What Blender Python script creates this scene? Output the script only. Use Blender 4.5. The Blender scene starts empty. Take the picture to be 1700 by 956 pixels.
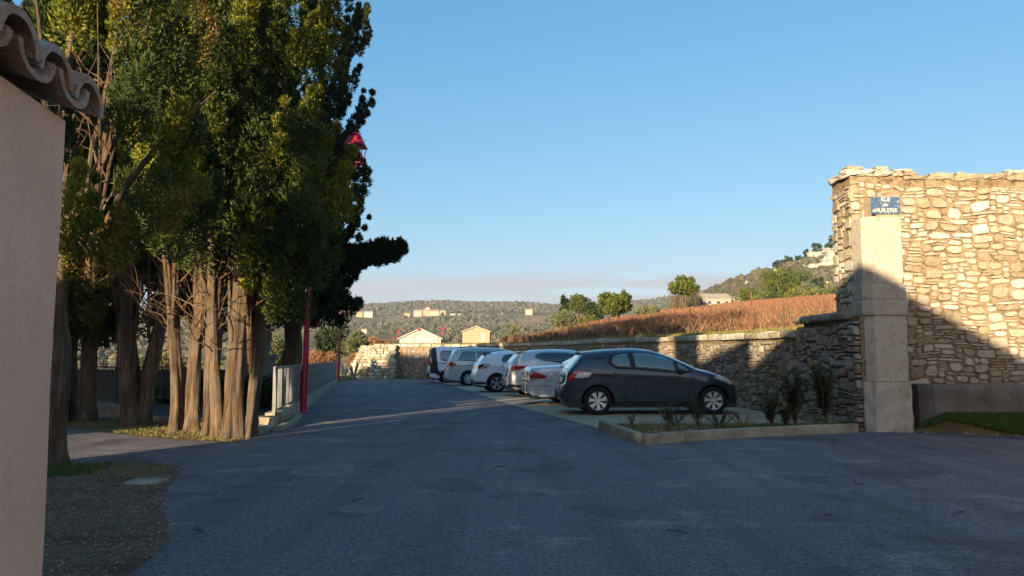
import bpy, math, random
import numpy as np
from math import sin, cos, pi, radians, sqrt, atan2, tan
from mathutils import Vector, Matrix, noise as mnoise

random.seed(7)
rng = np.random.default_rng(7)
SC = bpy.context.scene
COL = SC.collection

# ------------------------------------------------------------------ camera
H_CAM = 1.23
PITCH = math.atan(117 / 1275)
cam_d = bpy.data.cameras.new('camera')
cam_d.lens = 27.0
cam_d.sensor_width = 36.0
cam_d.clip_start = 0.05
cam_d.clip_end = 12000
cam = bpy.data.objects.new('camera', cam_d)
COL.objects.link(cam)
cam.location = (0, 0, H_CAM)
cam.rotation_euler = (pi / 2 + PITCH, 0, 0)
SC.camera = cam
SC.render.resolution_x, SC.render.resolution_y = 1024, 576


def P(x, y, Y):
    """world point at depth Y seen at photograph pixel (x, y)"""
    a = (x - 850) / 1275
    v = (478 - y) / 1275
    dy = cos(PITCH) - v * sin(PITCH)
    dz = sin(PITCH) + v * cos(PITCH)
    k = Y / dy
    return Vector((a * k, Y, H_CAM + dz * k))


def G(x, y, z=0.0):
    """point of the level z seen at photograph pixel (x, y)"""
    a = (x - 850) / 1275
    v = (478 - y) / 1275
    dy = cos(PITCH) - v * sin(PITCH)
    dz = sin(PITCH) + v * cos(PITCH)
    k = (z - H_CAM) / dz
    return Vector((a * k, dy * k, z))


# ------------------------------------------------------------------ light
SUN_EL = radians(9.5)
SUN_AZ = radians(27)          # the light travels towards this azimuth (from +Y to +X)
W = bpy.data.worlds.new('World')
SC.world = W
W.use_nodes = True
nt = W.node_tree
nt.nodes.clear()
out = nt.nodes.new('ShaderNodeOutputWorld')
bg = nt.nodes.new('ShaderNodeBackground')
sky = nt.nodes.new('ShaderNodeTexSky')
sky.sky_type = 'NISHITA'
sky.sun_disc = False
sky.sun_elevation = SUN_EL
sky.sun_rotation = pi + SUN_AZ   # rotation 0 = sun at +Y, clockwise
sky.altitude = 200
sky.air_density = 1.0
sky.dust_density = 0.6
sky.ozone_density = 2.2
bg.inputs['Strength'].default_value = 0.15
def wmath(op, a, b):
    n = nt.nodes.new('ShaderNodeMath')
    n.operation = op
    for i, s in enumerate((a, b)):
        if isinstance(s, (int, float)):
            n.inputs[i].default_value = s
        else:
            nt.links.new(s, n.inputs[i])
    return n.outputs[0]


# thin low cloud bank lying over the hills
tc = nt.nodes.new('ShaderNodeTexCoord')
sep = nt.nodes.new('ShaderNodeSeparateXYZ')
nt.links.new(tc.outputs['Generated'], sep.inputs[0])
mp = nt.nodes.new('ShaderNodeMapping')
mp.inputs['Scale'].default_value = (3.2, 3.2, 26)
mp.inputs['Location'].default_value = (0.35, 0, 0.4)
nt.links.new(tc.outputs['Generated'], mp.inputs[0])
nz = nt.nodes.new('ShaderNodeTexNoise')
nz.inputs['Scale'].default_value = 1.6
nz.inputs['Detail'].default_value = 7
nz.inputs['Roughness'].default_value = 0.55
nt.links.new(mp.outputs[0], nz.inputs['Vector'])
band = nt.nodes.new('ShaderNodeMapRange')
band.interpolation_type = 'SMOOTHSTEP'
band.inputs[1].default_value = 0.13
band.inputs[2].default_value = 0.095
nt.links.new(sep.outputs['Z'], band.inputs[0])
band2 = nt.nodes.new('ShaderNodeMapRange')
band2.interpolation_type = 'SMOOTHSTEP'
band2.inputs[1].default_value = 0.045
band2.inputs[2].default_value = 0.085
nt.links.new(sep.outputs['Z'], band2.inputs[0])
thr = nt.nodes.new('ShaderNodeMapRange')
thr.interpolation_type = 'SMOOTHSTEP'
thr.inputs[1].default_value = 0.38
thr.inputs[2].default_value = 0.56
nt.links.new(nz.outputs[0], thr.inputs[0])


cov = wmath('MULTIPLY', wmath('MULTIPLY', band.outputs[0], band2.outputs[0]), thr.outputs[0])
cov = wmath('MULTIPLY', cov, 0.92)
mixc = nt.nodes.new('ShaderNodeMix')
mixc.data_type = 'RGBA'
CLOUD = mixc.inputs[7]
CLOUD.default_value = (1.13, 1.15, 1.26, 1)
nt.links.new(cov, mixc.inputs[0])
# deeper, more even blue: one power curve per colour over the whole sky
spl = nt.nodes.new('ShaderNodeSeparateColor')
cmb = nt.nodes.new('ShaderNodeCombineColor')
nt.links.new(sky.outputs[0], spl.inputs[0])
for i, (g_, a_) in enumerate(((1.22, .223), (.73, .442), (.56, .665))):
    nt.links.new(wmath('MULTIPLY', wmath('POWER', spl.outputs[i], g_), a_), cmb.inputs[i])
nt.links.new(cmb.outputs[0], mixc.inputs[6])
nt.links.new(mixc.outputs[2], bg.inputs['Color'])
nt.links.new(bg.outputs[0], out.inputs[0])

sun_d = bpy.data.lights.new('sun', 'SUN')
sun_d.energy = 3.8
sun_d.angle = radians(0.5)
sun_d.color = (1.0, 0.82, 0.55)
sun = bpy.data.objects.new('sun', sun_d)
COL.objects.link(sun)
Ldir = Vector((sin(SUN_AZ) * cos(SUN_EL), cos(SUN_AZ) * cos(SUN_EL), -sin(SUN_EL)))
sun.rotation_euler = Ldir.to_track_quat('-Z', 'Y').to_euler()
sun.location = (-20, -40, 30)

SC.view_settings.view_transform = 'Standard'
SC.view_settings.look = 'None'
SC.view_settings.exposure = 2.03
SC.view_settings.gamma = 1
SC.cycles.max_bounces = 6
SC.cycles.diffuse_bounces = 3
SC.cycles.glossy_bounces = 3
SC.cycles.transparent_max_bounces = 6
SC.cycles.use_denoising = True

# ------------------------------------------------------------------ helpers


def tag(o, label=None, cat=None, group=None, kind=None):
    if label: o['label'] = label
    if cat: o['category'] = cat
    if group: o['group'] = group
    if kind: o['kind'] = kind
    return o


def thing(name, label, cat, loc=(0, 0, 0), rz=0.0, group=None):
    o = bpy.data.objects.new(name, None)
    COL.objects.link(o)
    o.location = loc
    o.rotation_euler = (0, 0, rz)
    o.empty_display_size = 0.2
    return tag(o, label, cat, group)


class MB:
    """collects geometry, builds ONE mesh object"""

    def __init__(self):
        self.V = []; self.n = 0; self.F = []; self.A = []; self.tint = []

    def add(self, V, F, tint=None):
        V = np.asarray(V, dtype=np.float64).reshape(-1, 3)
        if isinstance(F, np.ndarray):
            self.A.append(F + self.n)
        else:
            n = self.n
            self.F.extend([[i + n for i in f] for f in F])
        self.V.append(V); self.n += len(V)
        if tint is None:
            tint = np.full(len(V), 0.5)
        elif np.isscalar(tint):
            tint = np.full(len(V), float(tint))
        self.tint.append(tint)
        return self

    def box(self, x0, x1, y0, y1, z0, z1, R=None, o=None, tint=None):
        v = np.array([(x, y, z) for x in (x0, x1) for y in (y0, y1) for z in (z0, z1)], float)
        if R is not None: v = v @ np.array(R).T
        if o is not None: v = v + np.array(o)
        return self.add(v, [[0, 1, 3, 2], [4, 6, 7, 5], [0, 4, 5, 1], [2, 3, 7, 6], [0, 2, 6, 4], [1, 5, 7, 3]], tint)

    def tube(self, pts, rad, n=8, cap=True, tint=None, flute=None):
        pts = [Vector(p) for p in pts]
        m = len(pts)
        if np.isscalar(rad): rad = [rad] * m
        V = []; F = []
        ref = Vector((0.13, 0.21, 1)).normalized()
        d0 = (pts[1] - pts[0]).normalized()
        if abs(d0.dot(ref)) > 0.95: ref = Vector((1, 0.1, 0))
        for i, p in enumerate(pts):
            d = (pts[min(i + 1, m - 1)] - pts[max(i - 1, 0)]).normalized()
            u = (ref - d * ref.dot(d)).normalized()
            w = d.cross(u)
            ref = u
            for k in range(n):
                a = 2 * pi * k / n
                r = rad[i] * (flute(a, i / (m - 1)) if flute else 1)
                V.append(p + u * (r * cos(a)) + w * (r * sin(a)))
        for i in range(m - 1):
            for k in range(n):
                k2 = (k + 1) % n
                F.append([i * n + k, i * n + k2, (i + 1) * n + k2, (i + 1) * n + k])
        if cap:
            F.append(list(range(n))[::-1]); F.append([(m - 1) * n + k for k in range(n)])
        return self.add([tuple(v) for v in V], F, tint)

    def lathe(self, prof, n=24, axis='Z', o=(0, 0, 0), cap=False):
        V = []; F = []
        for (r, h) in prof:
            for k in range(n):
                a = 2 * pi * k / n
                if axis == 'Z': V.append((o[0] + r * cos(a), o[1] + r * sin(a), o[2] + h))
                else: V.append((o[0] + r * cos(a), o[1] + h, o[2] + r * sin(a)))
        m = len(prof)
        for i in range(m - 1):
            for k in range(n):
                k2 = (k + 1) % n
                F.append([i * n + k, i * n + k2, (i + 1) * n + k2, (i + 1) * n + k])
        if cap:
            F.append(list(range(n))); F.append([(m - 1) * n + k for k in range(n)][::-1])
        return self.add(V, F)

    def prism(self, poly, z0, z1):
        n = len(poly)
        V = [(p[0], p[1], z0) for p in poly] + [(p[0], p[1], z1) for p in poly]
        F = [list(range(n))[::-1], list(range(n, 2 * n))]
        for i in range(n):
            j = (i + 1) % n
            F.append([i, j, j + n, i + n])
        return self.add(V, F)

    def build(self, name, mat, parent=None, smooth=False, autosmooth=None, loc=None):
        V = np.concatenate(self.V) if self.V else np.zeros((0, 3))
        me = bpy.data.meshes.new(name)
        tot = []; idx = []
        if self.F:
            tot.append(np.array([len(f) for f in self.F], dtype=np.int32))
            idx.append(np.array([i for f in self.F for i in f], dtype=np.int32))
        for a in self.A:
            tot.append(np.full(len(a), a.shape[1], dtype=np.int32))
            idx.append(a.astype(np.int32).ravel())
        tot = np.concatenate(tot); idx = np.concatenate(idx)
        st = np.concatenate([[0], np.cumsum(tot)[:-1]]).astype(np.int32)
        me.vertices.add(len(V)); me.vertices.foreach_set('co', V.astype(np.float32).ravel())
        me.loops.add(len(idx)); me.loops.foreach_set('vertex_index', idx)
        me.polygons.add(len(tot)); me.polygons.foreach_set('loop_start', st)
        me.polygons.foreach_set('loop_total', tot)
        me.polygons.foreach_set('use_smooth', np.full(len(tot), bool(smooth)))
        me.update(calc_edges=True)
        at = me.attributes.new('tint', 'FLOAT', 'POINT')
        at.data.foreach_set('value', np.concatenate(self.tint).astype(np.float32))
        if autosmooth:
            me.set_sharp_from_angle(angle=radians(autosmooth))
        me.materials.append(mat)
        o = bpy.data.objects.new(name, me)
        COL.objects.link(o)
        if parent: o.parent = parent
        if loc: o.location = loc
        return o


# ------------------------------------------------------------------ materials
def srgb(r, g, b):
    f = lambda c: (c / 255 / 12.92) if c / 255 <= 0.04045 else ((c / 255 + 0.055) / 1.055) ** 2.4
    return (f(r), f(g), f(b), 1)


def L(*c): return (c[0], c[1], c[2], 1)


class NM:
    def __init__(self, name, rough=0.8, spec=0.3, metal=0.0):
        self.m = bpy.data.materials.new(name)
        self.m.use_nodes = True
        self.t = self.m.node_tree
        self.b = self.t.nodes['Principled BSDF']
        self.b.inputs['Roughness'].default_value = rough
        self.b.inputs['Specular IOR Level'].default_value = spec
        self.b.inputs['Metallic'].default_value = metal
        self._tc = None

    def node(self, kind, **kw):
        n = self.t.nodes.new(kind)
        for k, v in kw.items(): setattr(n, k, v)
        return n

    def link(self, a, b): self.t.links.new(a, b)

    @property
    def tc(self):
        if self._tc is None: self._tc = self.node('ShaderNodeTexCoord')
        return self._tc.outputs['Object']

    def vec(self, scale=(1, 1, 1), src=None, rot=(0, 0, 0)):
        mp = self.node('ShaderNodeMapping')
        mp.inputs['Scale'].default_value = scale
        mp.inputs['Rotation'].default_value = rot
        self.link(src if src is not None else self.tc, mp.inputs[0])
        return mp.outputs[0]

    def noise(self, scale, detail=4, rough=0.6, vec=None, dist=0):
        n = self.node('ShaderNodeTexNoise')
        n.inputs['Scale'].default_value = scale
        n.inputs['Detail'].default_value = detail
        n.inputs['Roughness'].default_value = rough
        n.inputs['Distortion'].default_value = dist
        self.link(vec if vec is not None else self.tc, n.inputs['Vector'])
        return n.outputs[0]

    def voro(self, scale, vec=None, feature='F1', out='Distance'):
        n = self.node('ShaderNodeTexVoronoi', feature=feature)
        n.inputs['Scale'].default_value = scale
        self.link(vec if vec is not None else self.tc, n.inputs['Vector'])
        return n.outputs[out]

    def ramp(self, fac, stops, interp='LINEAR'):
        n = self.node('ShaderNodeValToRGB')
        cr = n.color_ramp
        cr.interpolation = interp
        while len(cr.elements) < len(stops): cr.elements.new(0.5)
        for e, (p, c) in zip(cr.elements, stops):
            e.position = p
            e.color = c if isinstance(c, (tuple, list)) else (c, c, c, 1)
        self.link(fac, n.inputs[0])
        return n.outputs[0]

    def math(self, op, a, b=0.0, clamp=False):
        n = self.node('ShaderNodeMath', operation=op, use_clamp=clamp)
        for i, s in enumerate((a, b)):
            if isinstance(s, (int, float)): n.inputs[i].default_value = s
            else: self.link(s, n.inputs[i])
        return n.outputs[0]

    def mix(self, fac, a, b, mode='MIX'):
        n = self.node('ShaderNodeMix', data_type='RGBA', blend_type=mode)
        for i, s in ((0, fac), (6, a), (7, b)):
            if isinstance(s, (int, float)): n.inputs[i].default_value = s
            elif isinstance(s, (tuple, list)): n.inputs[i].default_value = s
            else: self.link(s, n.inputs[i])
        return n.outputs[2]

    def color(self, s):
        if isinstance(s, (tuple, list)): self.b.inputs['Base Color'].default_value = s
        else: self.link(s, self.b.inputs['Base Color'])
        return self

    def bump(self, h, strength=0.5, dist=0.02):
        n = self.node('ShaderNodeBump')
        n.inputs['Strength'].default_value = strength
        n.inputs['Distance'].default_value = dist
        self.link(h, n.inputs['Height'])
        self.link(n.outputs[0], self.b.inputs['Normal'])
        return self

    def rand(self):
        """0..1, different for every object and every loose piece"""
        oi = self.node('ShaderNodeObjectInfo')
        ge = self.node('ShaderNodeNewGeometry')
        s = self.math('ADD', oi.outputs['Random'], ge.outputs['Random Per Island'])
        return self.math('FRACT', s)

    def attr(self, name='tint'):
        n = self.node('ShaderNodeAttribute', attribute_name=name)
        return n.outputs['Fac']


def simple(name, col, rough=0.6, spec=0.4, metal=0.0, coat=0.0, nz=None):
    m = NM(name, rough, spec, metal)
    if nz:
        m.color(m.mix(m.ramp(m.noise(nz, 5), [(0.35, 0.0), (0.7, 1.0)]), tuple(c * 0.75 for c in col[:3]) + (1,), tuple(min(1, c * 1.2) for c in col[:3]) + (1,)))
    else:
        m.color(col)
    if coat: m.b.inputs['Coat Weight'].default_value = coat; m.b.inputs['Coat Roughness'].default_value = 0.03
    return m.m


def stone_mat(name, stops, dark=0.35, bump=0.7):
    m = NM(name, 0.9, 0.2)
    c = m.ramp(m.rand(), stops)
    n1 = m.noise(9, 8, 0.7)
    n2 = m.noise(45, 6, 0.7)
    nb_ = m.noise(0.9, 6, 0.7)
    c = m.mix(m.ramp(nb_, [(0.50, 0.0), (0.64, 0.6)]), c, L(0.30, 0.20, 0.085))
    c = m.mix(m.ramp(n1, [(0.42, 0.0), (0.70, 0.5)]), c, L(0.56, 0.50, 0.40))
    c = m.mix(m.ramp(n1, [(0.30, 0.55), (0.46, 0.0)]), c, L(0.22, 0.13, 0.05))
    c = m.mix(1.0, c, m.ramp(n2, [(0.3, dark + 0.2), (0.6, 1.0)]), 'MULTIPLY')
    m.color(c)
    h = m.math('ADD', m.math('MULTIPLY', n1, 1.2), n2)
    m.bump(h, bump, 0.03)
    return m.m


M = {}
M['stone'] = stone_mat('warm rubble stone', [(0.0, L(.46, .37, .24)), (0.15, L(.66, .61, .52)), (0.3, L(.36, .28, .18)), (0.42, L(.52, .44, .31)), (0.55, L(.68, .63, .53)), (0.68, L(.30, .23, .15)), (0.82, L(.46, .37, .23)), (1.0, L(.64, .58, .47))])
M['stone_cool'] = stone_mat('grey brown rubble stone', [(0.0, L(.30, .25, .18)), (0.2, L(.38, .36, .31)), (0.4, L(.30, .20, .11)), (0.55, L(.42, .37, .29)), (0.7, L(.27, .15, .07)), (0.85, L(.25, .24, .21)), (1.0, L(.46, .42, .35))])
M['ashlar'] = stone_mat('dressed limestone', [(0.0, L(.56, .48, .35)), (1.0, L(.52, .44, .32))], dark=0.45, bump=0.5)

m = NM('lime mortar', 0.95, 0.1)
n1 = m.noise(14, 8, 0.7)
m.color(m.ramp(n1, [(0.35, L(.10, .065, .035)), (0.5, L(.25, .18, .105)), (0.7, L(.38, .30, .19))]))
m.bump(n1, 0.9, 0.04)
M['mortar'] = m.m

m = NM('stained base block', 0.9, 0.2)
n1 = m.noise(3.5, 6, 0.6); n2 = m.noise(40, 5, 0.7)
c = m.mix(m.ramp(n1, [(0.4, 0.0), (0.6, 1.0)]), L(.55, .48, .38), L(.44, .36, .26))
st = m.noise(2.2, 4, 0.6, vec=m.vec((1.6, 1.6, 0.7)))
c = m.mix(m.ramp(st, [(0.56, 0.0), (0.66, 0.8)]), c, L(.27, .12, .03))
c = m.mix(1.0, c, m.ramp(n2, [(0.3, 0.75), (0.6, 1.0)]), 'MULTIPLY')
m.color(c).bump(m.math('ADD', n1, n2), 0.6, 0.02)
M['base_block'] = m.m

# asphalt
m = NM('asphalt', 0.8, 0.35)
n2 = m.noise(110, 4, 0.75)
v1 = m.voro(80)
n5 = m.noise(28, 5, 0.8)
big = m.noise(0.55, 6, 0.62, vec=m.vec((1.0, 0.5, 1)), dist=.5)
mid = m.noise(1.6, 8, 0.68, vec=m.vec((0.55, 1.0, 1), rot=(0, 0, .25)), dist=.8)
trk = m.noise(1.7, 4, 0.55, vec=m.vec((1.3, 0.06, 1), rot=(0, 0, -.18)))
c = m.ramp(n2, [(0.36, L(.045, .040, .048)), (0.5, L(.15, .13, .138)), (0.60, L(.20, .18, .18)), (0.72, L(.42, .38, .35))])
c = m.mix(m.ramp(big, [(0.44, 0.0), (0.60, 0.5)]), c, L(.21, .185, .18))
c = m.mix(m.ramp(mid, [(0.55, 0.0), (0.66, 0.6)]), c, L(.34, .30, .25))
c = m.mix(m.ramp(trk, [(0.49, 0.0), (0.60, 0.35)]), c, L(.06, .054, .062))
c = m.mix(1.0, c, m.ramp(n5, [(0.32, 0.42), (0.5, 1.0), (0.66, 1.75)]), 'MULTIPLY')
crk = m.voro(0.45, vec=m.vec((1, 1, 1), src=None), feature='DISTANCE_TO_EDGE')
wob = m.noise(3.0, 6, .7)
crk = m.math('ADD', crk, m.math('MULTIPLY', m.math('SUBTRACT', wob, .5), .10))
msk = m.ramp(m.noise(.35, 3, .5), [(0.55, 0.0), (0.62, 0.55)])
crl = m.math('MULTIPLY', m.ramp(m.math('ABSOLUTE', crk), [(0.002, 1.0), (0.008, 0.0)]), msk)
c = m.mix(crl, c, L(.02, .019, .02))
rect = m.math('MULTIPLY', m.ramp(m.noise(.9, 2, .4), [(0.60, 0.0), (0.615, 1.0)]), .45)
c = m.mix(rect, c, L(.06, .055, .06))
c = m.mix(m.ramp(m.noise(7, 6, .7), [(0.30, 0.7), (0.37, 0.0)]), c, L(.03, .027, .028))
m.color(c).bump(m.math('ADD', n2, v1), 0.9, 0.01)
M['asphalt'] = m.m

m = NM('pale parking gravel', 0.92, 0.2)
n1 = m.noise(0.7, 6, 0.65, vec=m.vec((1, 0.5, 1))); n2 = m.noise(120, 4, 0.7)
c = m.ramp(n2, [(0.3, L(.34, .24, .14)), (0.5, L(.58, .43, .27)), (0.7, L(.72, .56, .38))])
c = m.mix(m.ramp(n1, [(0.35, 0.0), (0.65, 0.5)]), c, L(.25, .21, .15))
m.color(c).bump(n2, 0.5, 0.01)
M['gravel_pale'] = m.m

m = NM('earth', 0.95, 0.1)
n1 = m.noise(0.8, 8, 0.7); n2 = m.noise(60, 6, 0.75)
c = m.ramp(n1, [(0.35, L(.13, .095, .05)), (0.5, L(.22, .16, .075)), (0.66, L(.14, .14, .045))])
c = m.mix(1.0, c, m.ramp(n2, [(0.3, 0.45), (0.65, 1.15)]), 'MULTIPLY')
m.color(c).bump(n2, 0.9, 0.03)
M['earth'] = m.m

m = NM('dark gravel', 0.92, 0.2)
n2 = m.noise(70, 6, 0.75); v1 = m.voro(60)
n1 = m.noise(1.3, 6, 0.7, vec=m.vec((0.6, 1.6, 1)))
c = m.ramp(n2, [(0.3, L(.10, .055, .032)), (0.55, L(.26, .16, .10)), (0.75, L(.42, .29, .20))])
c = m.mix(m.ramp(n1, [(0.48, 0.0), (0.62, 0.8)]), c, L(.075, .045, .024))
m.color(c).bump(m.math('ADD', n2, v1), 1.0, 0.02)
M['gravel_dark'] = m.m

# terrain far and near: tan fields, olive scrub, rusty vines
m = NM('countryside', 0.95, 0.05)
n1 = m.noise(0.012, 5, 0.6); n2 = m.noise(0.09, 7, 0.7); v = m.voro(0.010, out='Color')
c = m.ramp(n2, [(0.35, L(.05, .06, .022)), (0.5, L(.12, .10, .04)), (0.7, L(.20, .15, .07))])
c = m.mix(m.ramp(n1, [(0.44, 0.0), (0.56, 1.0)]), c, m.ramp(v, [(0.0, L(.27, .17, .09)), (0.4, L(.20, .17, .07)), (0.7, L(.30, .21, .12)), (1.0, L(.12, .13, .045))]))
m.color(c).bump(n2, 0.6, 1.0)
M['countryside'] = m.m

m = NM('vineyard soil and dry grass', 0.95, 0.05)
n1 = m.noise(0.25, 6, 0.65); n2 = m.noise(14, 6, 0.75)
c = m.ramp(n1, [(0.36, L(.20, .10, .045)), (0.52, L(.24, .14, .055)), (0.68, L(.17, .15, .045))])
c = m.mix(1.0, c, m.ramp(n2, [(0.3, 0.6), (0.65, 1.2)]), 'MULTIPLY')
m.color(c).bump(n2, 0.8, 0.06)
M['vine_soil'] = m.m


def leaf_mat(name, stops, trans=0.25, rough=0.65):
    m = NM(name, rough, 0.25)
    c = m.ramp(m.attr(), stops)
    m.color(c)
    tr = m.node('ShaderNodeBsdfTranslucent')
    m.link(c, tr.inputs[0])
    mx = m.node('ShaderNodeMixShader')
    mx.inputs[0].default_value = trans
    m.link(m.b.outputs[0], mx.inputs[1]); m.link(tr.outputs[0], mx.inputs[2])
    m.link(mx.outputs[0], m.t.nodes['Material Output'].inputs[0])
    return m.m


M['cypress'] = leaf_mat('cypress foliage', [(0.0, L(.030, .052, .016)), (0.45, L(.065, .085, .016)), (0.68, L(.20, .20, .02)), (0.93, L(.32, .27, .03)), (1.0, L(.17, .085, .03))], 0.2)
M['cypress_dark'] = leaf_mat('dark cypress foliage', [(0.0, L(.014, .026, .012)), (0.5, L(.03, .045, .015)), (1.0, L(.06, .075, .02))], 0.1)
M['pine'] = leaf_mat('pine foliage', [(0.0, L(.05, .075, .015)), (0.5, L(.09, .11, .018)), (1.0, L(.15, .14, .02))], 0.15)
M['scrub'] = leaf_mat('scrub', [(0.0, L(.05, .055, .03)), (0.4, L(.072, .072, .04)), (0.75, L(.095, .082, .05)), (1.0, L(.125, .10, .065))], 0.0, 0.9)
M['olive'] = leaf_mat('olive foliage', [(0.0, L(.09, .11, .05)), (0.5, L(.14, .15, .07)), (1.0, L(.20, .19, .08))], 0.2)
M['vines'] = leaf_mat('bare rusty vine canes', [(0.0, L(.14, .055, .033)), (0.5, L(.24, .108, .058)), (1.0, L(.33, .20, .11))], 0.0, 0.9)
M['grass'] = leaf_mat('grass', [(0.0, L(.04, .085, .015)), (0.5, L(.08, .15, .02)), (1.0, L(.17, .19, .05))], 0.3)
M['dry_grass'] = leaf_mat('dry grass', [(0.0, L(.14, .16, .03)), (0.5, L(.27, .23, .07)), (1.0, L(.40, .28, .12))], 0.3)
M['oleander'] = leaf_mat('oleander leaves', [(0.0, L(.03, .05, .02)), (0.6, L(.055, .085, .03)), (1.0, L(.15, .10, .04))], 0.15)
M['agave'] = leaf_mat('agave leaves', [(0.0, L(.20, .27, .20)), (1.0, L(.34, .38, .26))], 0.05)
M['pebbles'] = leaf_mat('pebbles', [(0.0, L(.10, .06, .036)), (0.6, L(.27, .185, .13)), (1.0, L(.50, .41, .32))], 0.0, 0.9)

m = NM('cypress bark', 0.92, 0.15)
vv = m.vec((1, 1, 0.10))
n1 = m.noise(16, 7, 0.7, vec=vv); n2 = m.noise(60, 5, 0.7, vec=vv)
n3 = m.noise(2.5, 3, 0.5)
c = m.ramp(n1, [(0.36, L(.045, .03, .018)), (0.5, L(.115, .07, .04)), (0.66, L(.25, .165, .10))])
c = m.mix(m.ramp(n3, [(0.42, 0.0), (0.6, 0.4)]), c, L(.17, .15, .125))
m.color(c).bump(m.math('ADD', n1, m.math('MULTIPLY', n2, 0.4)), 1.0, 0.06)
M['bark'] = m.m
M['twig'] = simple('bare twig bark', L(.15, .10, .06), 0.9, 0.1, nz=6)

m = NM('pink render', 0.9, 0.15)
n1 = m.noise(1.6, 7, 0.65); n2 = m.noise(90, 6, 0.75); n3 = m.noise(9, 6, .7, vec=m.vec((1, 1, .35)))
c = m.ramp(n1, [(0.35, L(.74, .46, .33)), (0.65, L(.85, .56, .41))])
c = m.mix(m.ramp(n3, [(0.52, 0.0), (0.70, 0.35)]), c, L(.58, .40, .32))
c = m.mix(1.0, c, m.ramp(n2, [(0.28, 0.80), (0.5, 1.0), (0.7, 1.06)]), 'MULTIPLY')
m.color(c).bump(m.math('ADD', n2, m.math('MULTIPLY', n3, .8)), 0.6, 0.008)
M['render_pink'] = m.m

m = NM('clay tile', 0.88, 0.2)
n1 = m.noise(14, 7, 0.7); n2 = m.noise(70, 5, 0.7); n3 = m.noise(5, 5, .7)
c = m.ramp(n1, [(0.35, L(.40, .19, .11)), (0.5, L(.52, .31, .21)), (0.62, L(.46, .40, .34))])
c = m.mix(m.ramp(m.rand(), [(0.0, 0.0), (1.0, 0.45)]), c, L(.30, .15, .09))
c = m.mix(m.ramp(n3, [(0.50, 0.0), (0.60, 0.8)]), c, L(.42, .39, .33))
c = m.mix(m.ramp(n2, [(0.34, 0.9), (0.42, 0.0)]), c, L(.05, .04, .032))
m.color(c).bump(m.math('ADD', n1, n2), 1.0, 0.01)
M['tile'] = m.m

m = NM('weathered concrete', 0.92, 0.15)
n1 = m.noise(2.5, 7, 0.65); n2 = m.noise(55, 5, 0.7)
ob = m.node('ShaderNodeSeparateXYZ'); m.link(m.tc, ob.inputs[0])
n3 = m.math('ADD', m.math('MULTIPLY', ob.outputs['Z'], 1.3), m.math('MULTIPLY', n1, 1.1))
c = m.ramp(n1, [(0.35, L(.13, .105, .08)), (0.65, L(.24, .205, .165))])
c = m.mix(m.ramp(n3, [(1.15, 0.0), (1.45, 0.75)]), c, L(.075, .05, .03))
c = m.mix(m.ramp(n3, [(1.50, 0.0), (1.6, 0.7)]), c, L(.17, .13, .035))
c = m.mix(1.0, c, m.ramp(n2, [(0.3, 0.7), (0.6, 1.05)]), 'MULTIPLY')
m.color(c).bump(m.math('ADD', n1, n2), 0.7, 0.015)
M['trough'] = m.m

m = NM('kerb stone', 0.9, 0.2)
n1 = m.noise(3, 7, 0.7); n2 = m.noise(60, 5, 0.7)
c = m.ramp(n1, [(0.35, L(.24, .19, .12)), (0.65, L(.44, .38, .28))])
c = m.mix(1.0, c, m.ramp(n2, [(0.3, 0.7), (0.6, 1.05)]), 'MULTIPLY')
m.color(c).bump(m.math('ADD', n1, n2), 0.6, 0.01)
M['kerb'] = m.m
M['wall_pale'] = simple('pale plaster', L(.38, .32, .245), 0.9, 0.1, nz=3)
M['wall_white'] = simple('white plaster', L(.45, .40, .34), 0.9, 0.1, nz=3)
M['wall_ochre'] = simple('ochre plaster', L(.36, .28, .18), 0.9, 0.1, nz=3)
M['roof_red'] = simple('far clay roof', L(.38, .20, .12), 0.9, 0.1, nz=3)
M['shutter'] = simple('shutter paint', L(.10, .14, .16), 0.6)
M['far_dark'] = simple('dark opening', L(.03, .03, .03), 0.5)
M['rock'] = simple('pale limestone cliff', L(.42, .37, .30), 0.95, 0.1, nz=0.2)
M['monument'] = simple('grey monument stone', L(.27, .26, .25), 0.85, 0.2, nz=5)
M['soil_wall'] = simple('dark garden wall', L(.12, .10, .085), 0.95, 0.1, nz=4)

m = NM('red lamp paint', 0.35, 0.5)
n1 = m.noise(9, 5)
m.color(m.ramp(n1, [(0.35, L(.30, .008, .022)), (0.7, L(.42, .013, .035))]))
M['red_paint'] = m.m
M['lamp_glass'] = simple('lamp glass', L(.25, .27, .28), 0.15, 0.5)
M['fence_grey'] = simple('grey painted metal', L(.23, .22, .22), 0.5, 0.4, metal=0.0, nz=4)
M['fence_dark'] = simple('dark railing paint', L(.035, .04, .05), 0.5)
M['rust'] = simple('rusty steel', L(.20, .07, .04), 0.85, 0.2, nz=8)
M['plate_metal'] = simple('cast iron', L(.21, .19, .175), 0.8, 0.35, nz=20)
M['brick_red'] = simple('reddish paving edge', L(.15, .075, .06), 0.9, 0.1, nz=12)

m = NM('enamel plaque blue', 0.4, 0.5)
n1 = m.noise(26, 5, 0.6)
m.color(m.mix(m.ramp(n1, [(0.60, 0.0), (0.63, 1.0)]), L(.045, .09, .16), L(.42, .34, .26)))
M['plaque'] = m.m
m = NM('enamel lettering', 0.5, 0.4)
n1 = m.noise(60, 5, 0.6)
m.color(m.mix(m.ramp(n1, [(0.58, 0.0), (0.62, 1.0)]), L(.70, .62, .52), L(.16, .17, .2)))
M['plaque_text'] = m.m


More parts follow.
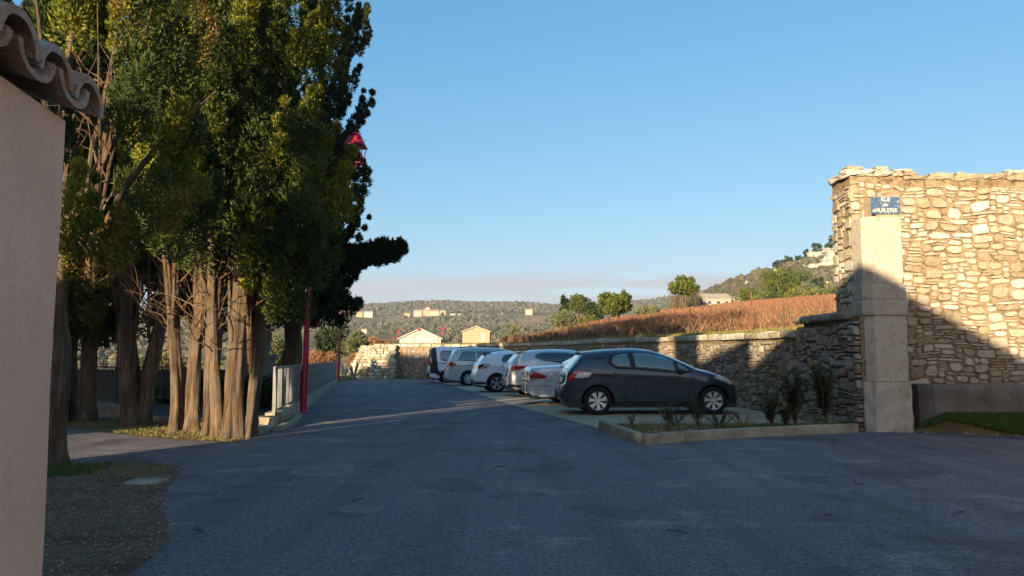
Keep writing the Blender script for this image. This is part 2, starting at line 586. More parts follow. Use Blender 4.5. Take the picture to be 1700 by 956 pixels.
def paint(name, col, metal=0.0, rough=0.32):
    m = NM(name, rough, 0.5, metal)
    n1 = m.noise(6, 5)
    m.color(m.mix(m.ramp(n1, [(0.4, 0.0), (0.7, 0.12)]), col, tuple(c * 0.6 + 0.02 for c in col[:3]) + (1,)))
    n2 = m.noise(2.5, 6)
    m.link(m.ramp(n2, [(0.4, rough * 0.85), (0.7, rough * 1.3)]), m.b.inputs['Roughness'])
    m.b.inputs['Coat Weight'].default_value = 0.8
    m.b.inputs['Coat Roughness'].default_value = 0.06
    return m.m


M['p_dark'] = paint('dark blue grey car paint', L(.030, .042, .058), 0.35)
M['p_silver'] = paint('pale silver car paint', L(.66, .68, .68), 0.3)
M['p_silver2'] = paint('warm silver car paint', L(.60, .58, .58), 0.3)
M['p_silver3'] = paint('mpv silver car paint', L(.52, .54, .53), 0.35)
M['p_white'] = paint('white car paint', L(.84, .85, .86), 0.0)
M['p_white2'] = paint('van white paint', L(.84, .85, .86), 0.0)
M['plastic'] = simple('black car plastic', L(.022, .023, .025), 0.55, 0.4)
M['bumper_grey'] = simple('grey bumper plastic', L(.10, .105, .11), 0.5, 0.4)
M['seam'] = simple('door gap', L(.006, .006, .007), 0.9, 0.1)
M['tyre'] = simple('tyre rubber', L(.018, .018, .019), 0.85, 0.2)
M['rim'] = simple('alloy rim', L(.55, .56, .57), 0.3, 0.5, metal=0.7)
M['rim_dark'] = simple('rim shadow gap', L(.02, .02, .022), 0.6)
M['glass_car'] = simple('tinted car glass', L(.012, .022, .026), 0.04, 1.0, coat=1.0)
M['glass_pale'] = simple('side car glass', L(.10, .15, .14), 0.06, 1.0, coat=1.0)
M['tail_red'] = simple('tail lamp red', L(.42, .008, .012), 0.15, 0.6, coat=1.0)
M['tail_clear'] = simple('tail lamp clear', L(.62, .58, .58), 0.15, 0.6, coat=1.0)
M['head_clear'] = simple('headlamp', L(.42, .44, .45), 0.1, 0.6, coat=1.0)
M['num_plate'] = simple('number plate', L(.68, .68, .66), 0.4)
M['chrome'] = simple('chrome', L(.6, .6, .6), 0.15, 0.5, metal=1.0)
M['orange'] = simple('orange reflector', L(.6, .16, .01), 0.2)
M['yellow_foliage'] = leaf_mat('autumn yellow bush', [(0.0, L(.22, .13, .02)), (1.0, L(.38, .24, .03))], 0.2)

# ------------------------------------------------------------------ terrain
PROF_R = [0, 49, 56, 66, 90, 200, 400, 700, 1100, 1500, 1800, 2600, 7000]
PROF_Z = [0, 0, -.5, -1.9, -4.5, -2, 9, 26, 60, 104, 108, 60, 30]


def fbm(x, y, s, o=4, seed=0.0):
    return mnoise.fractal(Vector((x * s + seed, y * s - seed, seed * 1.7)), 1.0, 2.0, o)


def terrain(x, y):
    r = sqrt(x * x + y * y)
    z = float(np.interp(r, PROF_R, PROF_Z))
    az = atan2(x, y)
    front = max(0.0, min(1.0, (1.45 - abs(az)) / 0.5))
    if r > 49:
        z *= front * front * (3 - 2 * front)
    if r > 120:
        k = min(1, (r - 120) / 500)
        z += k * 9 * fbm(x, y, 0.0035, 4, 3.1)
        z *= 1 + 0.35 * (az - (-0.1)) if abs(az) < 0.9 else 1
    if x > 50 and y > 60:
        t = max(0, (x - 52 * y / 350) / (240 * max(y, 200) / 350))
        hill = 68 * min(1.35, t) ** 0.62 * math.exp(-((y - 350) / 115) ** 2)
        z += hill * (1 + 0.10 * fbm(x, y, 0.02, 4, 9))
    return z


def build_ground():
    az = sorted(set([round(-180 + 6 * i, 2) for i in range(61)] + [round(-48 + .8 * i, 2) for i in range(121)]))
    az = [a for a in az if a < 179.9]
    rr = [0.0, 3, 6, 10, 15, 20, 26, 33, 40, 45, 49, 51, 53, 56, 60, 64, 68, 74, 82, 92, 105, 120, 140, 165, 190, 215, 240, 265, 290, 315, 340, 365, 390, 420, 455, 500, 550, 610, 680, 760, 840, 920, 1000, 1080, 1160, 1240, 1320, 1400, 1460, 1520, 1580, 1660, 1740, 1820, 1900]
    V = [(0, 0, -0.02)]
    n = len(az)
    for r in rr[1:]:
        for a in az:
            x, y = r * sin(radians(a)), r * cos(radians(a))
            V.append((x, y, terrain(x, y) - 0.02))
    F = []
    for k in range(n):
        F.append([0, 1 + (k + 1) % n, 1 + k])
    for i in range(len(rr) - 2):
        for k in range(n):
            a = 1 + i * n + k; b = 1 + i * n + (k + 1) % n
            F.append([a, b, b + n, a + n])
    near = [f for f in F if min(sqrt(V[i][0] ** 2 + V[i][1] ** 2) for i in f) < 49]
    far = [f for f in F if min(sqrt(V[i][0] ** 2 + V[i][1] ** 2) for i in f) >= 49]
    mb = MB(); mb.add(V, near); tag(mb.build('ground', M['earth'], smooth=True), kind='structure')
    mb = MB(); mb.add(V, far); tag(mb.build('hills', M['countryside'], smooth=True), kind='structure')


build_ground()

# retaining wall line on the ground
WALL = [(6.0, 14.3), (5.78, 18.9), (5.62, 23), (4.95, 26.6), (3.35, 30.6), (2.65, 36), (1.1, 43.5), (-2.0, 47.2), (-8.9, 48.0)]


def resample(pl, step):
    pts = []; acc = [0]
    for a, b in zip(pl[:-1], pl[1:]):
        acc.append(acc[-1] + sqrt((b[0] - a[0]) ** 2 + (b[1] - a[1]) ** 2))
    n = int(acc[-1] / step) + 1
    s = np.linspace(0, acc[-1], n)
    return s, np.interp(s, acc, [p[0] for p in pl]), np.interp(s, acc, [p[1] for p in pl])


WS, WX, WY = resample(WALL, 0.5)
for _ in range(3):      # soften the bends
    WX[1:-1] = (WX[:-2] + 2 * WX[1:-1] + WX[2:]) / 4; WY[1:-1] = (WY[:-2] + 2 * WY[1:-1] + WY[2:]) / 4
WLEN = float(WS[-1])


def wall_top(s):
    return float(np.interp(s, [0, 4, 8, 14, 22, 30, WLEN], [1.80, 1.84, 1.90, 1.98, 2.02, 2.1, 2.1]))


def wall_pt(s):
    return float(np.interp(s, WS, WX)), float(np.interp(s, WS, WY))


def terrace_dir(t):
    a = float(np.interp(t, [0, .2, .45, .7, 1.0], [88, 62, 30, 6, -6]))
    return sin(radians(a)), cos(radians(a))


def terrace_z(t, d):
    sl = float(np.interp(t, [0, .2, .45, .55, .62, .7, .8, 1.0], [.09, .098, .088, .081, .069, .050, .010, -.025]))
    z = wall_top(t * WLEN) - 0.02 + sl * d * min(1, 0.35 + d / 25)
    if d > 150: z -= (d - 150) * 0.10
    if t > 0.7 and d > 14: z -= (t - 0.7) / 0.3 * (d - 14) * 0.09
    return z


def terrace_xyz(t, d):
    x, y = wall_pt(t * WLEN)
    dx, dy = terrace_dir(t)
    return x + dx * d, y + dy * d, terrace_z(t, d)


def build_terrace():
    T = np.linspace(0, 1, 90)
    D = [0.30, .8, 1.5, 2.5, 4, 6, 8, 11, 14, 18, 23, 29, 36, 44, 53, 63, 75, 88, 100, 115, 130, 150, 175, 200]
    V = []; F = []
    for t in T:
        for d in D:
            x, y, z = terrace_xyz(t, d)
            if d > 2: z += 0.10 * fbm(x, y, 0.15, 3, 5) * min(1, d / 15)
            V.append((x, y, z))
    n = len(D)
    for i in range(len(T) - 1):
        for j in range(n - 1):
            F.append([i * n + j, i * n + j + 1, (i + 1) * n + j + 1, (i + 1) * n + j])
    mb = MB(); mb.add(V, F)
    tag(mb.build('vineyard_ground', M['vine_soil'], smooth=True), kind='structure')


build_terrace()

# ------------------------------------------------------------------ flat sheets
def sheet(name, poly, z, mat, kind='structure'):
    mb = MB(); mb.add([(p[0], p[1], z) for p in poly], [list(range(len(poly)))])
    return tag(mb.build(name, mat), kind=kind)


def jag(poly, amp, step, closed=True):
    r = []
    n = len(poly)
    for i in range(n if closed else n - 1):
        a, b = Vector(poly[i]), Vector(poly[(i + 1) % n])
        k = max(1, int((b - a).length / step))
        for j in range(k):
            p = a.lerp(b, j / k)
            q = mnoise.noise_vector(Vector((p.x * 1.7, p.y * 1.7, 0.3)))
            r.append((p.x + q.x * amp, p.y + q.y * amp))
    return r


road = jag([(-2.0, -14), (14, -14), (14, 10.6), (9, 11.7), (7.1, 12.6), (6.2, 13.2), (1.6, 13.6), (0, 20.4), (-1.6, 29), (-3.2, 37.3), (-3.9, 42),
        (-1.5, 45.6), (-3, 47.2), (-9.2, 47.8), (-14, 54), (-18, 54), (-13.5, 47), (-9.2, 42), (-8.7, 38.5), (-7.6, 32), (-5.9, 23.4), (-5.0, 18), (-4.4, 14.6),
        (-4.1, 12.6), (-4.0, 11.4), (-5.1, 11.8), (-6.6, 12.8), (-8.3, 14.2), (-13, 15.2), (-22, 15), (-22, 9.0), (-5.3, 9.25), (-4.3, 9.3), (-3.75, 8.9), (-3.36, 7.65), (-2.9, 6.5), (-2.3, 5.3), (-2.0, 3)], 0.07, 0.5)
sheet('road', road, 0.004, M['asphalt'])
sheet('parking_surface', [(1.62, 13.4), (6.3, 13.2), (6.2, 19), (6.0, 23.5), (5.3, 27), (3.6, 31), (3, 36.3), (1.3, 44), (-1.8, 47.5), (-4.2, 42.3), (-3.2, 37.3), (-1.6, 29), (0, 20.4)], 0.008, M['gravel_pale'])
sheet('gravel_verge', [(-7.0, 9.5), (-4.0, 9.5), (-3.4, 8.8), (-3.0, 7.65), (-2.6, 6.5), (-2.0, 5.3), (-1.8, 3), (-1.8, 0), (-7, 0)], 0.001, M['gravel_dark'])
sheet('garden_path', [(-16, 15.4), (-5.0, 15.6), (-5.6, 20), (-16, 23)], 0.002, M['asphalt'])
sheet('side_pavement', [(6.95, 12.35), (8.6, 11.65), (13, 11.1), (13, 10.7), (9, 11.55), (7.4, 12.1)], 0.012, M['brick_red'])
sheet('pavement', [(6.6, 12.95), (8.6, 12.15), (13, 11.9), (13, 11.1), (8.6, 11.65), (6.95, 12.35)], 0.008, M['asphalt'])


def tufts(name, pts, h, w, mat, label, cat, per=6, lean=0.5):
    n = len(pts) * per
    base = np.repeat(np.array(pts, float), per, axis=0)
    base[:, :2] += rng.normal(0, h * 0.35, (n, 2))
    a = rng.uniform(0, 2 * pi, n); le = rng.uniform(0, lean, n) * h; hh = h * rng.uniform(.5, 1.2, n)
    sd = np.stack([np.cos(a + 1.57), np.sin(a + 1.57), np.zeros(n)], 1) * (w * rng.uniform(.6, 1.3, n))[:, None]
    tip = base + np.stack([np.cos(a) * le, np.sin(a) * le, hh], 1)
    V = np.stack([base - sd, base + sd, tip], 1).reshape(-1, 3)
    F = np.arange(3 * n).reshape(-1, 3)
    mb = MB(); mb.add(V, F, np.repeat(rng.uniform(0, 1, n), 3))
    o = mb.build(name, mat)
    tag(o, label, cat, kind='stuff')
    return o


def in_poly(x, y, poly):
    c = False; n = len(poly)
    for i in range(n):
        x1, y1 = poly[i]; x2, y2 = poly[(i + 1) % n]
        if (y1 > y) != (y2 > y) and x < (x2 - x1) * (y - y1) / (y2 - y1) + x1: c = not c
    return c


def scatter(poly, n, z=0.0):
    xs = [p[0] for p in poly]; ys = [p[1] for p in poly]
    r = []
    while len(r) < n:
        x, y = random.uniform(min(xs), max(xs)), random.uniform(min(ys), max(ys))
        if in_poly(x, y, poly): r.append((x, y, z))
    return r


def pebbles(name, pts, rmin, rmax, mat, label, cat):
    n = len(pts)
    o8 = np.array([(1, 0, 0), (-1, 0, 0), (0, 1, 0), (0, -1, 0), (0, 0, 1), (0, 0, -1)], float)
    f8 = np.array([(0, 2, 4), (2, 1, 4), (1, 3, 4), (3, 0, 4), (2, 0, 5), (1, 2, 5), (3, 1, 5), (0, 3, 5)])
    s = rng.uniform(rmin, rmax, n) ** 1.0
    sc = s[:, None] * np.stack([rng.uniform(.7, 1.4, n), rng.uniform(.7, 1.4, n), rng.uniform(.35, .8, n)], 1)
    V = o8[None] * sc[:, None, :] + rng.normal(0, 0.12, (n, 6, 3)) * s[:, None, None]
    V += np.array(pts)[:, None, :]
    F = (f8[None] + 6 * np.arange(n)[:, None, None]).reshape(-1, 3)
    mb = MB(); mb.add(V.reshape(-1, 3), F, np.repeat(rng.uniform(0, 1, n) ** 1.6, 6))
    return tag(mb.build(name, mat), label, cat, kind='stuff')


gv = [(-6.5, 9.2), (-4.2, 9.25), (-3.72, 8.85), (-3.33, 7.65), (-2.87, 6.5), (-2.28, 5.3), (-2.0, 3.2), (-3, 3.2), (-5.5, 7.5)]
pebbles('loose_gravel', scatter(gv, 15000, 0.002), 0.003, 0.010, M['pebbles'], 'loose grey gravel covering the verge beside the pink wall', 'gravel')
gp = [(-6.3, 8.95), (-4.6, 8.95), (-4.45, 8.3), (-5.0, 7.9), (-6.3, 8.0)]
tufts('grass_patch', scatter(gp, 1400, 0.01), 0.055, 0.004, M['grass'], 'short green grass patch at the foot of the leftmost trunk', 'grass', 5)
tufts('sparse_grass', scatter([(-5.0, 9.1), (-3.8, 8.9), (-3.6, 7.9), (-4.6, 8.1)], 260, 0.01), 0.04, 0.003, M['dry_grass'], 'thin dry grass on the gravel beside the road', 'grass', 4)

# ------------------------------------------------------------------ rubble walls
def make_stone(mb, s0, s1, z0, z1, frame, proud, rough=1.0):
    """one stone filling the cell s0..s1 x z0..z1 of a wall face; frame(s,z,d) -> xyz"""
    w, h = s1 - s0, z1 - z0
    g = 0.006 + 0.004 * random.random()
    cs, cz = (s0 + s1) / 2, (z0 + z1) / 2
    hw, hh = w / 2 - g, h / 2 - g
    n = random.choice((7, 8, 9, 10))
    e = random.uniform(3.5, 9.0)
    ph = random.uniform(0, 1)
    out = []
    for k in range(n):
        a = 2 * pi * (k + ph * 0.6) / n
        c, s = cos(a), sin(a)
        r = (abs(c) ** e + abs(s) ** e) ** (-1 / e)
        j = 1 - random.uniform(-.02, 0.17) * rough
        out.append((hw * r * c * j, hh * r * s * j))
    rings = [(1.0, -0.05), (0.985, proud * 0.6), (0.95, proud * 0.97), (0.6, proud * random.uniform(.85, 1.1))]
    V = []; F = []
    tiltx = random.uniform(-.10, .10) * rough; tilty = random.uniform(-.14, .14) * rough
    for (k, d) in rings:
        for (x, z) in out:
            dd = d + (tiltx * x + tilty * z) * (1 if d > 0 else 0) + (random.uniform(-.1, .1) * proud if d > 0 else 0)
            # shrink by an absolute amount so that long stones stay flat
            q = 1 - (1 - k) * min(1, 0.10 / max(hw, 0.02)) if k > 0.7 else k
            q2 = 1 - (1 - k) * min(1, 0.10 / max(hh, 0.02)) if k > 0.7 else k
            V.append(frame(cs + x * q, cz + z * q2, dd))
    V.append(frame(cs, cz, proud * random.uniform(.9, 1.15)))
    for i in range(3):
        for k in range(n):
            k2 = (k + 1) % n
            F.append([i * n + k, i * n + k2, (i + 1) * n + k2, (i + 1) * n + k])
    for k in range(n):
        F.append([3 * n + k, 3 * n + (k + 1) % n, 4 * n])
    mb.add([tuple(v) for v in V], F)


def pack(length, height, cs, rh, wr, hr, skip=None):
    """greedy random rubble packing -> list of cells"""
    ns, nz = int(length / cs), int(height / rh)
    occ = np.zeros((nz, ns), bool)
    cells = []
    for j in range(nz):
        i = 0
        while i < ns:
            if occ[j, i]: i += 1; continue
            w = int(random.triangular(wr[0], wr[1], wr[0] + (wr[1] - wr[0]) * .3))
            h = int(random.triangular(hr[0], hr[1] + .99, hr[0]))
            if random.random() < 0.22: w = max(wr[0], w // 2); h = max(1, h // 2)
            k = 0
            while k < w and i + k < ns and not occ[j, i + k]: k += 1
            w = k
            if w < h * 1.0: h = max(1, w)
            h = min(h, nz - j)
            rest = 0
            while i + w + rest < ns and not occ[j, i + w + rest] and rest < 2: rest += 1
            if rest < 2: w += rest
            while h > 1 and occ[j:j + h, i:i + w].any(): h -= 1
            occ[j:j + h, i:i + w] = True
            cells.append((i * cs, (i + w) * cs, j * rh, (j + h) * rh))
            i += w
    return cells


def warp(s, z, seed):
    v = mnoise.noise_vector(Vector((s * 1.1, z * 1.6, seed)))
    v2 = mnoise.noise_vector(Vector((s * 4.0, z * 5.0, seed + 7)))
    return s + v.x * 0.05 + v2.x * 0.012, z + v.y * 0.055 + v2.y * 0.016


# tall wall at the right ----------------------------------------------------
TX0, TY0 = 6.02, 13.5
tall = thing('stone_wall', 'tall rubble stone wall at the right with an uneven sunlit top', 'wall', (TX0, TY0, 0))
TLEN = 7.0


def tall_top(s):
    return 4.56 + 0.05 * mnoise.noise(Vector((s * 1.3, 3, 0))) + (0.05 if s < .9 else 0) - 0.010 * s


def core_box(parent, x0, x1, y0, y1, topf, n, name='core'):
    V = []; F = []
    for i in range(n + 1):
        x = x0 + (x1 - x0) * i / n
        zt = topf(x) - 0.05
        V += [(x, y0, -0.1), (x, y0, zt), (x, y1, zt), (x, y1, -0.1)]
    for i in range(n):
        a = 4 * i; b = a + 4
        F += [[a, b, b + 1, a + 1], [a + 1, b + 1, b + 2, a + 2], [a + 2, b + 2, b + 3, a + 3]]
    F += [[0, 1, 2, 3], [4 * n, 4 * n + 3, 4 * n + 2, 4 * n + 1]]
    mb = MB(); mb.add(V, F)
    return mb.build(name, M['mortar'], parent)


core_box(tall, 0.03, TLEN, 0.034, 0.78, tall_top, 28, 'mortar_core')


def fr_front(s, z, d):
    s, z = warp(s, z, 1.0)
    return (s, 0.03 - d, z * (tall_top(s) / 4.56))


def fr_side(s, z, d):
    s, z = warp(s, z, 21.0)
    return (0.03 - d, s, z * (tall_top(0.1) / 4.56))


cells = pack(TLEN, 4.35, 0.06, 0.052, (2, 9), (1, 5))
vis = [c for c in cells if c[0] < 3.7 and c[3] > 0.2]
rest = [c for c in cells if not (c[0] < 3.7 and c[3] > 0.2)]
vis.sort(key=lambda c: -(c[1] - c[0]) * (c[3] - c[2]))
for c in vis[:255]:
    mb = MB()
    make_stone(mb, c[0], c[1], c[2], c[3], fr_front, random.uniform(.012, .042), 1.3)
    mb.build('stone', M['stone'], tall, smooth=False)
mb = MB()
for c in vis[255:] + rest:
    make_stone(mb, c[0], c[1], c[2], c[3], fr_front, random.uniform(.008, .034), 1.3)
for c in pack(0.8, 4.3, 0.05, 0.052, (4, 9), (3, 6)):
    make_stone(mb, c[0], c[1], c[2], c[3], fr_side, random.uniform(.02, .045))
tag(mb.build('small_stones', M['stone'], tall), kind='stuff')


def coping_block(mb, x0, x1, y0, y1, z0, z1, j=0.03, sub=3):
    """irregular block: subdivided box with jittered, rounded corners"""
    V = []; F = []
    n = sub
    idx = {}
    def vid(i, jx, k):
        key = (i, jx, k)
        if key not in idx:
            a, b, c = i / n, jx / n, k / n
            p = Vector((a - .5, b - .5, c - .5)) * 2
            q = Vector([math.copysign(abs(t) ** 1.0, t) for t in p])
            l8 = (abs(q.x) ** 6 + abs(q.y) ** 6 + abs(q.z) ** 6) ** (1 / 6)
            q = q / max(l8, 1e-6)
            q = q.lerp(p, 0.5)
            V.append((x0 + (x1 - x0) * (q.x + 1) / 2 + random.uniform(-j, j), y0 + (y1 - y0) * (q.y + 1) / 2 + random.uniform(-j, j) * .6, z0 + (z1 - z0) * (q.z + 1) / 2 + random.uniform(-j, j) * .6))
            idx[key] = len(V) - 1
        return idx[key]
    for a in range(n):
        for b in range(n):
            F.append([vid(a, b, 0), vid(a, b + 1, 0), vid(a + 1, b + 1, 0), vid(a + 1, b, 0)])
            F.append([vid(a, b, n), vid(a + 1, b, n), vid(a + 1, b + 1, n), vid(a, b + 1, n)])
            F.append([vid(a, 0, b), vid(a + 1, 0, b), vid(a + 1, 0, b + 1), vid(a, 0, b + 1)])
            F.append([vid(a, n, b), vid(a, n, b + 1), vid(a + 1, n, b + 1), vid(a + 1, n, b)])
            F.append([vid(0, a, b), vid(0, a, b + 1), vid(0, a + 1, b + 1), vid(0, a + 1, b)])
            F.append([vid(n, a, b), vid(n, a + 1, b), vid(n, a + 1, b + 1), vid(n, a, b + 1)])
    mb.add(V, F)


s = -0.05
while s < TLEN:
    w = random.uniform(.16, .52)
    zt = tall_top(s + w / 2)
    th = random.uniform(.07, .15)
    mb = MB(); coping_block(mb, s, s + w - 0.01, -0.01 - random.uniform(0, .03), 0.82, zt - .13, zt - .13 + th, 0.035, 4)
    mb.build('coping_stone', M['stone'], tall)
    if random.random() < .55 or s < .9:
        b = random.uniform(.16, .34)
        mb = MB(); coping_block(mb, s + .02, s + .02 + b, -.03, .35, zt - .14 + th, zt - .13 + th + random.uniform(.03, .09), 0.022, 3)
        mb.build('coping_stone', M['stone'], tall)
    s += w

# low wall left of the pillar + long retaining wall ------------------------
low = thing('retaining_wall', 'long low stone retaining wall behind the parked cars holding up the vineyard', 'wall', (0, 0, 0))


def fr_ret(s, z, d):
    s, z = warp(s, z, 40.0)
    s = max(0.0, min(WLEN, s))
    x, y = wall_pt(s); x2, y2 = wall_pt(min(WLEN, s + .3)); x1, y1 = wall_pt(max(0, s - .3))
    tx, ty = x2 - x1, y2 - y1
    l = sqrt(tx * tx + ty * ty) or 1
    nx, ny = -ty / l, tx / l         # towards the parking
    return (x + nx * d, y + ny * d, z * wall_top(s) / 2.0)


def seg_top(s):
    return wall_top(s)


# mortar core as a strip
V = []; F = []
for i, s in enumerate(WS):
    for (z, d) in ((-0.1, 0.0), (1.93, 0.0), (1.93, -0.5), (-0.1, -0.5)):
        p = fr_ret(s, z, d) if False else None
        x, y = wall_pt(s); x2, y2 = wall_pt(min(WLEN, s + .3)); x1, y1 = wall_pt(max(0, s - .3))
        tx, ty = x2 - x1, y2 - y1; l = sqrt(tx * tx + ty * ty)
        V.append((x - ty / l * d, y + tx / l * d, z * wall_top(s) / 2.0))
for i in range(len(WS) - 1):
    a = 4 * i; b = a + 4
    F += [[a, b, b + 1, a + 1], [a + 1, b + 1, b + 2, a + 2], [a + 2, b + 2, b + 3, a + 3]]
F += [[0, 1, 2, 3], [4 * len(WS) - 4 + k for k in (3, 2, 1, 0)]]
mb = MB(); mb.add(V, F); mb.build('mortar_core', M['mortar'], low)

cells = pack(22.0, 1.80, 0.06, 0.07, (3, 8), (1, 5))
cells = [c for c in cells if c[0] > 0.05]
cells.sort(key=lambda c: -(c[1] - c[0]) * (c[3] - c[2]) / (c[0] + 14))
for c in cells[:250]:
    mb = MB(); make_stone(mb, c[0], c[1], c[2], c[3], fr_ret, random.uniform(.03, .08), 1.4)
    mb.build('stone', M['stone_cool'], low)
mb = MB()
for c in cells[250:]:
    make_stone(mb, c[0], c[1], c[2], c[3], fr_ret, random.uniform(.02, .06), 1.4)
for c in pack(WLEN - 22.1, 1.80, 0.08, 0.085, (3, 7), (1, 3)):
    make_stone(mb, c[0] + 22.0, c[1] + 22.0, c[2], c[3], fr_ret, random.uniform(.03, .06), 1.2)
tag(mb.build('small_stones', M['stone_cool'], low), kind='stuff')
s = 0.0
far_cop = MB()
while s < WLEN - .5:
    w = random.uniform(.35, .75)
    zt = wall_top(s)
    b = MB()
    V0 = MB(); coping_block(V0, -w / 2, w / 2 - .012, -.30, .10 + random.uniform(-.02, .03), zt - .15, zt + random.uniform(-.012, .03), 0.012)
    x, y = wall_pt(s + w / 2); x2, y2 = wall_pt(min(WLEN, s + w)); x1, y1 = wall_pt(s)
    a = atan2(y2 - y1, x2 - x1)
    R = np.array([[cos(a), -sin(a), 0], [sin(a), cos(a), 0], [0, 0, 1]])
    v = V0.V[0] @ R.T + np.array([x, y, 0])
    (b if s < 22 else far_cop).add(v, V0.F)
    if s < 22: b.build('coping_stone', M['stone'], low)
    s += w
tag(far_cop.build('coping_stones', M['stone'], low), kind='stuff')
# buttress at the far end of the wall
bt = thing('wall_buttress', 'sloping stone buttress at the far end of the retaining wall', 'buttress', (-7.9, 47.6, 0))
def rubble_stack(mb, x0f, x1f, y0f, y1, h):
    z = 0.0
    while z < h:
        hz = random.uniform(.13, .26)
        x = x0f(z / h)
        while x < x1f(z / h):
            w = random.uniform(.18, .5)
            coping_block(mb, x, min(x + w, x1f(z / h) + .1) - .012, y0f(z / h) - random.uniform(0, .05), y1, z, z + hz - .01, .025, 2)
            x += w
        z += hz


mb = MB()
rubble_stack(mb, lambda f: -.75, lambda f: .7, lambda f: -.15 - .75 * (1 - f), .5, 1.95)
mb.build('stonework', M['stone'], bt)
# end of the wall, stepping down behind the verge
bt = thing('wall_end', 'ragged pale end of the stone wall where the road bends away', 'wall', (-9.3, 48.4, 0))
mb = MB()
rubble_stack(mb, lambda f: -1.0 * (1 - f) - .1, lambda f: .45, lambda f: -.4, .6, 2.0)
mb.build('stonework', M['stone'], bt)

# the darker, higher piece between pillar and retaining wall
mid = thing('corner_wall', 'shaded rubble wall between the pillar and the retaining wall, topped by a dark coping', 'wall', (5.96, 13.15, 0))
MLEN = 2.55
ux, uy = (-0.10 / 2.9, 1.0)


def fr_mid(s, z, d):
    s, z = warp(s, z, 60.0)
    return (s * ux - d, s * uy, z)


mb = MB(); mb.box(0.0, .8, 0.0, MLEN, -.1, 1.95); o = mb.build('mortar_core', M['mortar'], mid)
cells = pack(MLEN, 1.90, 0.06, 0.06, (3, 9), (1, 5))
for c in cells:
    mb = MB(); make_stone(mb, c[0], c[1], c[2], c[3], fr_mid, random.uniform(.05, .11), 1.3)
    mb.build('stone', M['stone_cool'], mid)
mb = MB()
for c in pack(.8, 1.9, 0.06, 0.06, (3, 7), (2, 4)):
    make_stone(mb, c[0], c[1], c[2], c[3], lambda s, z, d: (s - .02, MLEN + d * .5, z), .05)
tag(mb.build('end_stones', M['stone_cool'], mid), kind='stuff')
yy = 0.35
while yy < MLEN - .1:
    w = random.uniform(.4, .62)
    mb = MB(); coping_block(mb, -.13 + yy * ux, .75, yy, min(yy + w - .012, MLEN + .04), 1.93, 2.07, .012)
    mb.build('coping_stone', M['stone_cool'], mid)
    yy += w

# ------------------------------------------------------------------ pillar
pil = thing('stone_pillar', 'square dressed limestone pillar with chipped edges at the end of the tall wall', 'pillar', (6.36, 13.02, 0))


def block(parent, name, x0, x1, y0, y1, z0, z1, mat, ch=0.05, jit=0.008, nz=6):
    """squared block with a chamfered left front corner and worn edges"""
    V = []; F = []
    prof = [(x0 + ch, y0), ((x0 + x1) / 2, y0), (x1 - .015, y0), (x1, y0 + .015), (x1, y1), (x0, y1), (x0, (y0 + ch + y1) / 2), (x0, y0 + ch)]
    n = len(prof)
    for k in range(nz + 1):
        z = z0 + (z1 - z0) * k / nz
        e = 0.010 if k in (0, nz) else 0
        for (x, y) in prof:
            cx, cy = (x0 + x1) / 2, (y0 + y1) / 2
            q = mnoise.noise_vector(Vector((x * 4, y * 4, z * 5)))
            V.append((x - math.copysign(e, x - cx) + q.x * jit, y - math.copysign(e, y - cy) + q.y * jit, z))
    for k in range(nz):
        for i in range(n):
            j = (i + 1) % n
            F.append([k * n + i, k * n + j, (k + 1) * n + j, (k + 1) * n + i])
    F += [list(range(n))[::-1], [nz * n + i for i in range(n)]]
    mb = MB(); mb.add(V, F)
    return mb.build(name, mat, parent)


block(pil, 'base_block', -.40, .35, -.05, .5, -0.05, .84, M['base_block'], .13, .02)
block(pil, 'shaft_block', -.33, .335, 0, .48, .845, 1.96, M['ashlar'], .12, .016)
block(pil, 'shaft_block', -.37, .35, -.03, .5, 1.965, 2.22, M['ashlar'], .12, .012)
block(pil, 'shaft_block', -.36, .345, -.02, .5, 2.225, 2.50, M['ashlar'], .12, .012)
block(pil, 'shaft_block', -.33, .325, 0, .48, 2.505, 3.66, M['ashlar'], .12, .010)
block(pil, 'head_block', -.10, .325, .01, .48, 3.665, 4.02, M['stone'], .02, .010)
# plaque
pq = thing('street_sign', 'small worn blue enamel street plaque with white letters at the top of the pillar', 'street sign', (6.42, 13.02, 3.70))
mb = MB()
pw, phh = 0.245, 0.30
o8 = [(-pw, .03), (-pw + .03, 0), (pw - .03, 0), (pw, .03), (pw, phh - .03), (pw - .03, phh), (-pw + .03, phh), (-pw, phh - .03)]
V = [(x, -.012, z) for x, z in o8] + [(x, 0.0, z) for x, z in o8]
mb.add(V, [list(range(8)), list(range(8, 16))[::-1]] + [[i, (i + 1) % 8, (i + 1) % 8 + 8, i + 8] for i in range(8)])
mb.build('enamel_plate', M['plaque'], pq)


def text_mesh(s, size, loc, parent, mat, name='lettering', rot=(pi / 2, 0, 0), extrude=0.002):
    c = bpy.data.curves.new(name, 'FONT')
    c.body = s; c.size = size; c.align_x = 'CENTER'; c.align_y = 'CENTER'; c.extrude = extrude
    c.offset = 0.0
    o = bpy.data.objects.new(name + '_curve', c)
    COL.objects.link(o)
    dg = bpy.context.evaluated_depsgraph_get()
    me = bpy.data.meshes.new_from_object(o.evaluated_get(dg))
    bpy.data.objects.remove(o, do_unlink=True)
    me.materials.clear(); me.materials.append(mat)
    r = bpy.data.objects.new(name, me)
    COL.objects.link(r); r.parent = parent; r.location = loc; r.rotation_euler = rot
    return r


text_mesh('RUE', .092, (0, -.0145, .248), pq, M['plaque_text'])
text_mesh('du', .085, (0, -.0145, .163), pq, M['plaque_text'])
text_mesh('HUILERIE', .098, (0, -.0145, .06), pq, M['plaque_text'])

